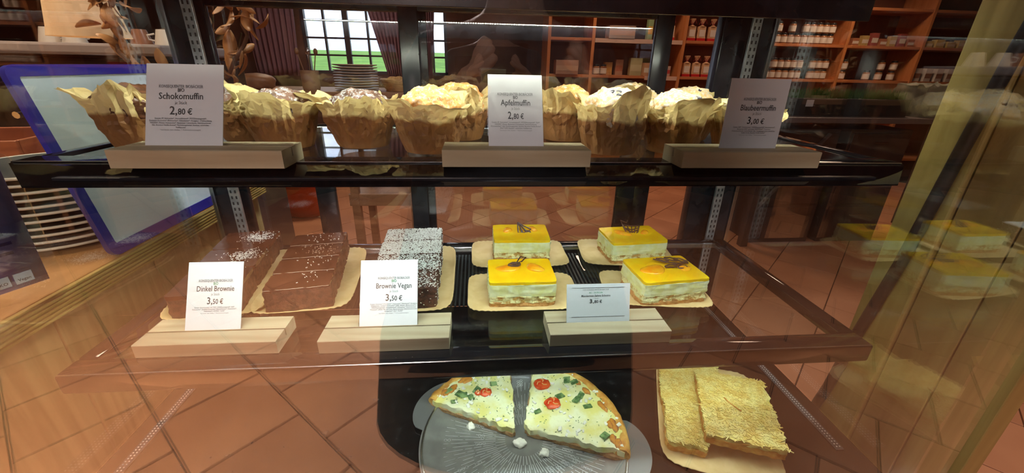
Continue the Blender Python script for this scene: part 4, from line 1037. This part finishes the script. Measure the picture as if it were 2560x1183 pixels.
# red-bottomed cellophane bags
BAGP = pmat('biscuit_filling', (.62, .36, .18), (.74, .5, .3), rough=.3, scale=20, coat=.3); BAGR = pmat('red_bag_base', (.50, .02, .02), rough=.3); RIB = pmat('red_ribbon', (.30, .01, .02), rough=.4)
def bag():
    b = empty('gift_bag', (0, 0, 0), 0, None, 'bag', 'cellophane gift bags on the back shelf')
    rough_box(.095, .06, .03, .15, .002, 5, 6, taper=.12, mat=BAGP, name='bag_body', parent=b)
    MB().box(-.049, .049, -.031, .031, 0, .030, bev=.003).build('bag_base', BAGR, b)
    MB().box(-.033, .033, -.0318, -.0308, .045, .115, bev=0).build('bag_label', LABW, b)
    MB().lathe([(.040, .149), (.012, .165), (.010, .175), (.034, .225), (.030, .228), (.006, .178), (.006, .165), (.030, .150)], 10).build('bag_ruffle', BAGP, b)
    MB().tube([(.011*math.cos(k*math.tau/10), .011*math.sin(k*math.tau/10), .170) for k in range(10)], .004, 6, closed=True).tube([(0, -.012, .170), (-.03, -.02, .21), (-.045, -.02, .17)], .003, 5).tube([(0, -.012, .170), (.03, -.02, .22), (.04, -.02, .18)], .003, 5).build('ribbon_bow', RIB, b)
    return b
B0 = bag(); bf = [False]
for i, (x, z) in enumerate([(2.07, lev[3]), (2.20, lev[3]), (2.45, lev[3]), (2.57, lev[3]), (2.70, lev[3]), (2.46, lev[2]), (2.58, lev[2]), (2.70, lev[2])]):
    put(B0, bf, (x, YF+.06, z+.0002), 'red-based ribboned biscuit bag, ' + ('%s of the two beside the slim carton' % ('left' if x < 2.1 else 'right') if x < 2.3 else '%s of three on the %s board beside the black post' % (['left', 'middle', 'right'][[2.45, 2.57, 2.70].index(x) if x in (2.45, 2.57, 2.70) else [2.46, 2.58, 2.70].index(x)], 'upper' if z > 1.5 else 'lower')))
def carton(x, z, w, d, h, c, label, band=None, y=None):
    b = empty('carton', (x, (y or YF+.07), z+.0002), 0, label, 'carton')
    MB().box(-w/2, w/2, -d/2, d/2, 0, h, bev=.002).build('carton_body', pmat('carton_card', c, tuple(v*.85 for v in c), rough=.6, scale=9), b)
    MB().box(-w/2+.004, w/2-.004, -d/2-.0012, -d/2-.0002, h*.25, h*.62).build('carton_label', pmat('carton_print', band or (.7, .6, .5), rough=.5), b)
    return b
carton(1.96, lev[3], .06, .06, .22, (.30, .42, .20), 'slim green and yellow carton at the left of the upper bag shelf', (.75, .45, .08))
carton(2.02, lev[2], .17, .10, .14, (.52, .26, .14), 'plain brown box on the lower shelf beside the printed packet')
carton(2.20, lev[2], .14, .05, .11, (.62, .46, .38), 'white and red printed packet on the lower shelf right of the brown box', (.5, .06, .05))
carton(1.62, lev[3], .30, .16, .13, (.40, .30, .24), 'wide pale box lying on the shelf seen through the sliding door', (.5, .3, .2))
carton(1.55, lev[2], .0001+.09, .07, .14, (.62, .34, .10), 'orange carton standing on the lower shelf behind the sliding door pane', (.7, .4, .1), y=YF+.18)
carton(1.68, lev[2], .09, .07, .17, (.60, .36, .22), 'taller tan carton right of the orange one', (.55, .2, .1), y=YF+.18)
carton(1.86, lev[2], .14, .08, .19, (.45, .42, .22), 'greenish patterned carton near the right stile of the sliding door', (.55, .5, .3), y=YF+.12)
carton(1.02, lev[2], .26, .16, .15, (.38, .22, .15), 'row box on the low shelf at the left end of the shelf unit', (.45, .3, .2))
# price strip fronts
for z, a, b, l in ((lev[3], 1.32, 2.34, 'pale printed price strip along the shelf behind the sliding door'), (lev[2], 1.95, 2.34, 'pale price strip under the brown box')):
    tag(MB().box(a, b, YF-.004, YF+.0085, z-.045, z-.002).build('price_strip', pmat('strip_card', (.62, .42, .32), rough=.5)), l, 'price strip')
# snacks packets in right bays
for i in range(7):
    x = 4.50+i*.12
    carton(x, lev[3] if i % 2 else lev[3], .085, .05, .08+.03*(i % 3), [(.35, .12, .05), (.45, .30, .1), (.3, .06, .04)][i % 3], '%s packet lying in the upper bay to the right of the jars' % ['small brown', 'tall ochre', 'low red', 'second brown', 'second ochre', 'second red', 'last brown'][i], (.6, .5, .4))
for i in range(5):
    x = 5.45+i*.15; carton(x, lev[3], .11, .07, .07+.02*(i % 2), (.60, .42, .12), 'golden packet in the far right bay, %s from the left' % ['first', 'second', 'third', 'fourth', 'fifth'][i], (.7, .55, .3))
for i in range(4):
    x = 5.45+i*.15; carton(x, lev[2], .09, .07, .15, (.62, .56, .48), 'white-labelled packet on the lower board of the far right bay, %s from the left' % ['first', 'second', 'third', 'fourth'][i], (.3, .15, .1))
# table with planter in front of the shelves
TBW = pmat('dark_table_wood', (.06, .03, .022), (.09, .045, .03), rough=.5, scale=6)
tb = empty('side_table', (2.95, 3.3, 0), 0, 'dark wooden table with crossed legs below the planter, right side', 'table')
ch(MB().box(2.15, 4.3, 3.0, 3.6, Z(-.36), Z(-.32), bev=.004), 'table_top', pmat('grey_table_top', (.16, .12, .11), rough=.4), tb)
for x, y in ((2.25, 3.06), (4.2, 3.06), (2.25, 3.54), (4.2, 3.54)): ch(MB().box(x-.03, x+.03, y-.03, y+.03, 0, Z(-.361), bev=.003), 'table_leg', TBW, tb)
ch(MB().tube([(2.27, 3.06, .30), (2.75, 3.06, .95)], .018, 8), 'table_brace', TBW, tb); ch(MB().tube([(4.18, 3.06, .30), (3.7, 3.06, .95)], .018, 8), 'table_brace', TBW, tb)
plr = empty('planter_box', (2.95, 3.22, Z(-.3198)), 0, 'long dark planter of green cress on the side table', 'planter')
MB().box(-.52, .45, -.10, .10, 0, .13, bev=.004).build('trough', pmat('planter_black', (.02, .022, .022), rough=.5), plr)
GRS = pmat('cress_green', (.04, .12, .02), (.09, .22, .04), rough=.7, scale=20)
mb = MB(); r2 = random.Random(2)
for i in range(1500):
    x, y = r2.uniform(-.50, .43), r2.uniform(-.09, .09); h_ = r2.uniform(.04, .10)
    mb.quad((x-.004, y, .125), (x+.004, y, .125), (x+r2.uniform(-.02, .02), y+r2.uniform(-.02, .02), .125+h_))if False else None
    dx, dy = r2.uniform(-.02, .02), r2.uniform(-.02, .02)
    v = [mb.bm.verts.new(p) for p in ((x-.004, y, .12), (x+.004, y, .12), (x+dx, y+dy, .12+h_))]; mb.bm.faces.new(v)
tag(mb.build('cress_leaves', GRS, plr), kind='stuff')
pc = empty('planter_price_card', (2.55, 3.118, Z(-.25)), 0, 'small white card on the front of the dark planter', 'price card')
MB().box(-.03, .03, -.003, -.001, 0, .05).build('card_sheet', PAPER, pc)
sk = empty('flour_sack', (3.75, 3.3, Z(-.3198)), 0, 'grey-green cloth sack slumped on the side table right of the planter', 'sack')
rough_box(.52, .36, 0, .24, .02, 77, 10, top_amp=.03, taper=.25, mat=pmat('sackcloth', (.20, .20, .14), (.26, .25, .18), rough=.9, scale=20), name='sack_body', parent=sk)
for i, (x, l) in enumerate(((2.62, 'dark drawer chest under the side table, left one'), (3.25, 'dark drawer chest under the side table, right one'))):
    cst = empty('drawer_chest', (x, 3.32, 0), 0, l, 'chest')
    MB().box(-.27, .27, -.20, .22, .0, .98, bev=.004).build('chest_body', TBW, cst)
    for k in range(3):
        dr = MB().box(-.25, .25, -.212, -.201, .05+k*.31, .33+k*.31, bev=.002).build('drawer', TBW, cst); MB().tube([(-.06, -.225, .26+k*.31), (.06, -.225, .26+k*.31)], .004, 6).build('drawer_handle', ECH, dr)
stl = empty('cardboard_box', (3.62, 2.5, 0), .1, 'large brown cardboard box on the floor beside the side table', 'box')
MB().box(-.24, .24, -.2, .2, 0, .62, bev=.004).build('box_body', pmat('box_card', (.42, .22, .10), (.36, .19, .09), rough=.8, scale=4), stl)
MB().box(-.04, .04, -.2015, -.2002, 0, .62).build('packing_tape', pmat('brown_tape', (.50, .32, .16), rough=.3), stl)
# orange bucket
OR = pmat('orange_plastic', (.80, .13, .015), (.72, .11, .012), rough=.4, scale=3)
bk = empty('bucket', (-1.70, 4.05, 0), 0, 'orange plastic bucket on the tiled floor beyond the rear glass', 'bucket')
MB().lathe([(0, .002), (.20, .002), (.205, .01), (.225, .36), (.235, .365), (.235, .375), (.222, .375), (.215, .36), (.196, .02), (0, .02)], 48).build('bucket_body', OR, bk, smooth=50)
MB().tube([(.2315*math.cos(k*math.tau/48), .2315*math.sin(k*math.tau/48), .29) for k in range(48)], .006, 6, closed=True).build('rib', OR, bk, smooth=60)
# low dark dresser with crockery, seen between the muffins and the windows
DW = woodmat('dresser_wood', (.24, .11, .05), (.34, .17, .08), axis=0, scale=10, rough=.5)
ds = empty('dresser', (-.95, 2.85, 0), 0, 'brown wooden dresser with crockery in the middle of the shop behind the case', 'dresser')
zDs = Z(-.165)
ch(MB().box(-2.0, -.38, 2.60, 3.10, zDs-.03, zDs, bev=.003), 'dresser_top', DW, ds)
ch(MB().box(-.86, -.42, 2.64, 3.06, .52, .60, bev=.003), 'lower_board', DW, ds)
for x, y in ((-.82, 2.66), (-.44, 2.66), (-.82, 3.04), (-.44, 3.04), (-1.94, 2.66), (-1.94, 3.04)): ch(MB().box(x-.025, x+.025, y-.025, y+.025, 0, zDs-.031, bev=.002), 'dresser_leg', DW, ds)
TP = pmat('stoneware', (.34, .20, .11), (.44, .28, .16), rough=.4, scale=10)
sp0 = MB().lathe([(0, 0), (.08, 0), (.13, .010), (.13, .014), (.08, .005), (0, .004)], 40).build('stoneware_plate', TP, smooth=50)
for i in range(10):
    o = sp0 if i == 0 else sp0.copy()
    if i: COL.objects.link(o)
    o.location = (-.76, 2.78, zDs+.0002+i*.0150)
    tag(o, ORD[i] + ' tan stoneware plate up from the dresser top in its stack', 'plate', 'stoneware plates on the dresser')
tp = empty('utensil_jar', (-1.02, 2.74, zDs), 0, 'brown pot of spoons standing on the dresser left of the plate stack', 'jar')
MB().lathe([(0, 0), (.045, 0), (.050, .01), (.052, .11), (.047, .11), (.044, .012), (0, .01)], 24).build('pot', TP, tp, smooth=50)
for i in range(4):
    a = i*1.7; MB().tube([(.01*math.cos(a), .01*math.sin(a), .012), (.05*math.cos(a), .03*math.sin(a), .20)], .003, 6).lathe([(0, -.02), (.010, -.014), (.013, 0), (.008, .014), (0, .018)], 10, off=(.053*math.cos(a), .032*math.sin(a), .215)).build('spoon', ALU if i % 2 else DW, tp, smooth=60)
bkt = empty('bread_basket', (-.50, 2.76, zDs), 0, 'shallow woven basket of bread on the right end of the dresser', 'basket')
mb = MB()
for k in range(7): mb.tube([((.075+k*.005)*math.cos(t*math.tau/30), (.075+k*.005)*math.sin(t*math.tau/30), .006+k*.010+.002*(t % 2)) for t in range(30)], .0058, 6, closed=True)
tag(mb.build('wicker_coil', pmat('wicker', (.42, .20, .07), (.55, .30, .12), rough=.7, scale=30), bkt), kind='stuff')
MB().lathe([(0, 0), (.07, 0), (.07, .004), (0, .004)], 24).build('basket_base', DW, bkt)
for i in range(3): blob(-.035+i*.035, .01*(i % 2), .062, .036, .026, .024, BISC, 'bread_roll', bkt, 200+i, i, .15)
for i, (x, y, s, l) in enumerate([(-1.66, 2.80, .15, 'large round brown loaf on the left end of the dresser'), (-1.34, 2.74, .11, 'smaller brown loaf right of the large round loaf')]):
    lo_ = blob(x, y, zDs+s*.28, s, s*.8, s*.55, pmat('loaf_crust', (.22, .08, .03), (.36, .15, .06), rough=.5, scale=12, bump=.5), 'bread_loaf', None, 220+i, .4*i, .12); tag(lo_, l, 'bread', 'loaves on the dresser')
# curtains by the windows
CUR = pmat('mauve_curtain', (.14, .07, .10), (.19, .10, .14), rough=.85, scale=60, stretch=(1, 1, .05))
def curtain(xa0, xa1, xb0, xb1, label, folds=9):
    """top edge xa0..xa1, bottom xb0..xb1"""
    bm = bmesh.new(); NX, NZ = folds*8, 14; g = []
    for i in range(NZ+1):
        t = i/NZ; row = []
        for j in range(NX+1):
            u = j/NX; x = (xa0+(xa1-xa0)*u)*(1-t)+(xb0+(xb1-xb0)*u)*t
            row.append(bm.verts.new((x, Y1-.09+.022*math.sin(u*folds*math.tau), Z(1.28)-t*(1.45))))
        g.append(row)
    for A, B in zip(g, g[1:]):
        for j in range(NX): bm.faces.new((A[j], A[j+1], B[j+1], B[j]))
    me = bpy.data.meshes.new('curtain_cloth'); bm.to_mesh(me); bm.free(); me.materials.append(CUR)
    for p in me.polygons: p.use_smooth = True
    c = empty('curtain', (0, 0, 0), 0, label, 'curtain', 'mauve curtains at the windows')
    o = bpy.data.objects.new('curtain_cloth', me); COL.objects.link(o); o.parent = c
    md = o.modifiers.new('s', 'SOLIDIFY'); md.thickness = .003
    MB().tube([(min(xa0, xb0)-.03, Y1-.09, Z(1.29)), (max(xa1, xb1)+.03, Y1-.09, Z(1.29))], .010, 8).build('curtain_rod', BLACKM, c, smooth=60)
curtain(-2.62, -2.00, -2.55, -2.08, 'mauve curtain hanging left of the wide window')
curtain(-1.42, -.76, -1.06, -.86, 'mauve curtain gathered to a point between the two windows')
curtain(-.66, -.44, -.58, -.54, 'narrow mauve curtain drawn to a point in the small window', 5)
# potted plant in front of the left wall
pp = empty('potted_fern', (-2.35, 3.9, 0), 0, 'leafy brown-green potted plant left of the wide window', 'plant')
MB().lathe([(0, 0), (.14, 0), (.18, .30), (.19, .32), (.165, .32), (.13, .02), (0, .02)], 32).build('plant_pot', TP, pp, smooth=50)
MB().lathe([(0, .29), (.16, .29), (.16, .30), (0, .30)], 24).build('soil', TBW, pp)
PLM2 = pmat('dusky_leaf', (.06, .07, .025), (.22, .12, .06), rough=.6, scale=20)
pst = MB(); r = random.Random(15); lm = leaf_mesh(.16, .035, .03); lm.materials.clear(); lm.materials.append(PLM2); tips = []
for i in range(16):
    a = r.uniform(0, 6.28); h_ = r.uniform(.9, 1.75); q = r.uniform(.05, .45)
    P = [(0, 0, .28), (q*.3*math.cos(a), q*.3*math.sin(a), .28+h_*.5), (q*math.cos(a), q*math.sin(a), .28+h_)]
    pst.tube(P, .006, 5); tips.append(P)
pst.build('plant_stem', PLM2, pp, smooth=60)
for P in tips:
    for k in range(9):
        t = r.uniform(.3, 1); i0 = 0 if t < .5 else 1; f = (t-.5*i0)*2; A, B = Vector(P[i0]), Vector(P[i0+1]); p = A.lerp(B, min(1, f))
        o = bpy.data.objects.new('leaf', lm); COL.objects.link(o); o.parent = pp; o.location = p; o.rotation_euler = (r.uniform(-.8, .8), r.uniform(-.8, .8), r.uniform(0, 6.28)); s = r.uniform(.6, 1.1); o.scale = (s, s, s)

# ------------------------------------------------------------------ the photographer (seen only as a reflection)
SKIN = pmat('skin', (.50, .26, .17), rough=.5); COAT = pmat('dark_coat', (.018, .017, .020), (.028, .026, .030), rough=.8, scale=20); TROU = pmat('grey_trousers', (.055, .06, .075), (.075, .08, .095), rough=.85, scale=20); HAIR = pmat('dark_hair', (.03, .018, .012), rough=.6); SHOE = pmat('shoe_black', (.012, .012, .012), rough=.4)
per = empty('person', (.06, -.30, 0), 0, 'person in a long dark coat holding a black phone, seen only reflected', 'person')
def skin_mesh(name, verts, edges, radii, mats, root=0, sub=2, fn=None):
    me = bpy.data.meshes.new(name); me.from_pydata(verts, edges, [])
    o = bpy.data.objects.new(name, me); COL.objects.link(o)
    sm = o.modifiers.new('k', 'SKIN'); ss = o.modifiers.new('s', 'SUBSURF'); ss.levels = sub; ss.render_levels = sub
    for i, rd in enumerate(radii): me.skin_vertices[0].data[i].radius = rd if isinstance(rd, tuple) else (rd, rd)
    me.skin_vertices[0].data[root].use_root = True
    bpy.context.view_layer.update()
    m2 = bpy.data.meshes.new_from_object(o.evaluated_get(bpy.context.evaluated_depsgraph_get()))
    bpy.data.objects.remove(o); m2.name = name; m2.materials.clear()
    for m_ in mats: m2.materials.append(m_)
    for p in m2.polygons:
        p.use_smooth = True
        if fn: p.material_index = fn(p.center)
    o = bpy.data.objects.new(name, m2); COL.objects.link(o); o.parent = per; return o
V, E_, Rd = [], [], []
def vv(p, rd, par=None):
    V.append(p); Rd.append(rd)
    if par is not None: E_.append((par, len(V)-1))
    return len(V)-1
pel = vv((0, 0, .95), (.17, .13)); ab = vv((0, .0, 1.10), (.165, .125), pel); chst = vv((0, .0, 1.30), (.185, .125), ab); sh = vv((0, -.005, 1.42), (.12, .085), chst)
nk = vv((0, 0, 1.49), .052, sh); h1 = vv((0, .012, 1.56), (.070, .075), nk); h2 = vv((0, .012, 1.63), (.076, .090), h1); h3 = vv((0, .0, 1.70), (.062, .075), h2)
for sx in (-1, 1):
    s1 = vv((.17*sx, 0, 1.41), .068, sh); e1 = vv((.29*sx, .02, 1.18), .058, s1); w1 = vv((.115*sx, .245, 1.355), .032, e1)
    pm = vv((.092*sx, .285, 1.385), (.036, .020), w1)
    for k in range(4):                                          # fingers curl round the phone's long edge
        bz = 1.402-k*.006; by = .288+.003*k; ln = (.9, 1, .95, .75)[k]
        f0 = vv((.086*sx+.004*k*sx, by, bz), .0095, pm); f1 = vv((.080*sx-.010*sx*k*.5, by+.012, bz+.022*ln), .0088, f0)
        vv((.066*sx-.010*sx*k*.4, by+.006, bz+.040*ln), .0078, f1)
    t0 = vv((.080*sx, .285, 1.366), .011, pm); vv((.062*sx, .300, 1.362), .0095, t0)
    hp = vv((.095*sx, 0, .88), .105, pel); kn = vv((.12*sx, .02, .48), .068, hp); an = vv((.13*sx, -.01, .10), .046, kn); vv((.145*sx, .10, .045), (.045, .035), an)
def mfn(c):
    if c.z > 1.475: return 0
    if c.y > .235 and c.z > 1.30: return 0
    if c.z < .115: return 3
    return 1 if c.z > .82 else 2
skin_mesh('body', V, E_, Rd, [SKIN, COAT, TROU, SHOE], fn=mfn)
# coat skirt, hair, face
MB().lathe([(.16, 1.36), (.225, 1.22), (.27, 1.0), (.36, .70), (.40, .40), (.39, .40), (.35, .70), (.26, 1.0), (.21, 1.22), (.15, 1.36)], 36, mat=Matrix.Diagonal((1, .62, 1, 1))).build('coat_skirt', COAT, per, smooth=50)
blob(0, -.012, 1.672, .086, .100, .085, HAIR, 'hair', per, 301, 0, .12)
blob(0, .104, 1.600, .012, .016, .020, SKIN, 'nose', per, 302, 0, .1)
for sx in (-1, 1):
    blob(.030*sx, .090, 1.625, .012, .008, .007, SHOE, 'eye', per, 303, 0, 0); blob(.078*sx, .01, 1.61, .010, .020, .028, SKIN, 'ear', per, 304, 0, .1)
blob(0, .098, 1.560, .022, .007, .006, pmat('lip', (.42, .14, .11), rough=.5), 'mouth', per, 305, 0, .05)
PHM = pmat('phone_black', (.01, .01, .012), rough=.12)
ph = empty('phone', (-.025, 0, H), 0, 'black phone held level in two hands, seen reflected in the front glass', 'phone')
pb = MB().box(-.080, .082, -.050, .028, .006, .014, bev=.003).build('phone_body', PHM, ph, smooth=40)
MB().tube([(.0085*math.cos(k*math.tau/24), .0085*math.sin(k*math.tau/24), .0045) for k in range(24)], .0012, 6, closed=True).build('lens_ring', ALU, ph, smooth=60)
ph.matrix_world = M.copy(); 
bpy.context.view_layer.update()
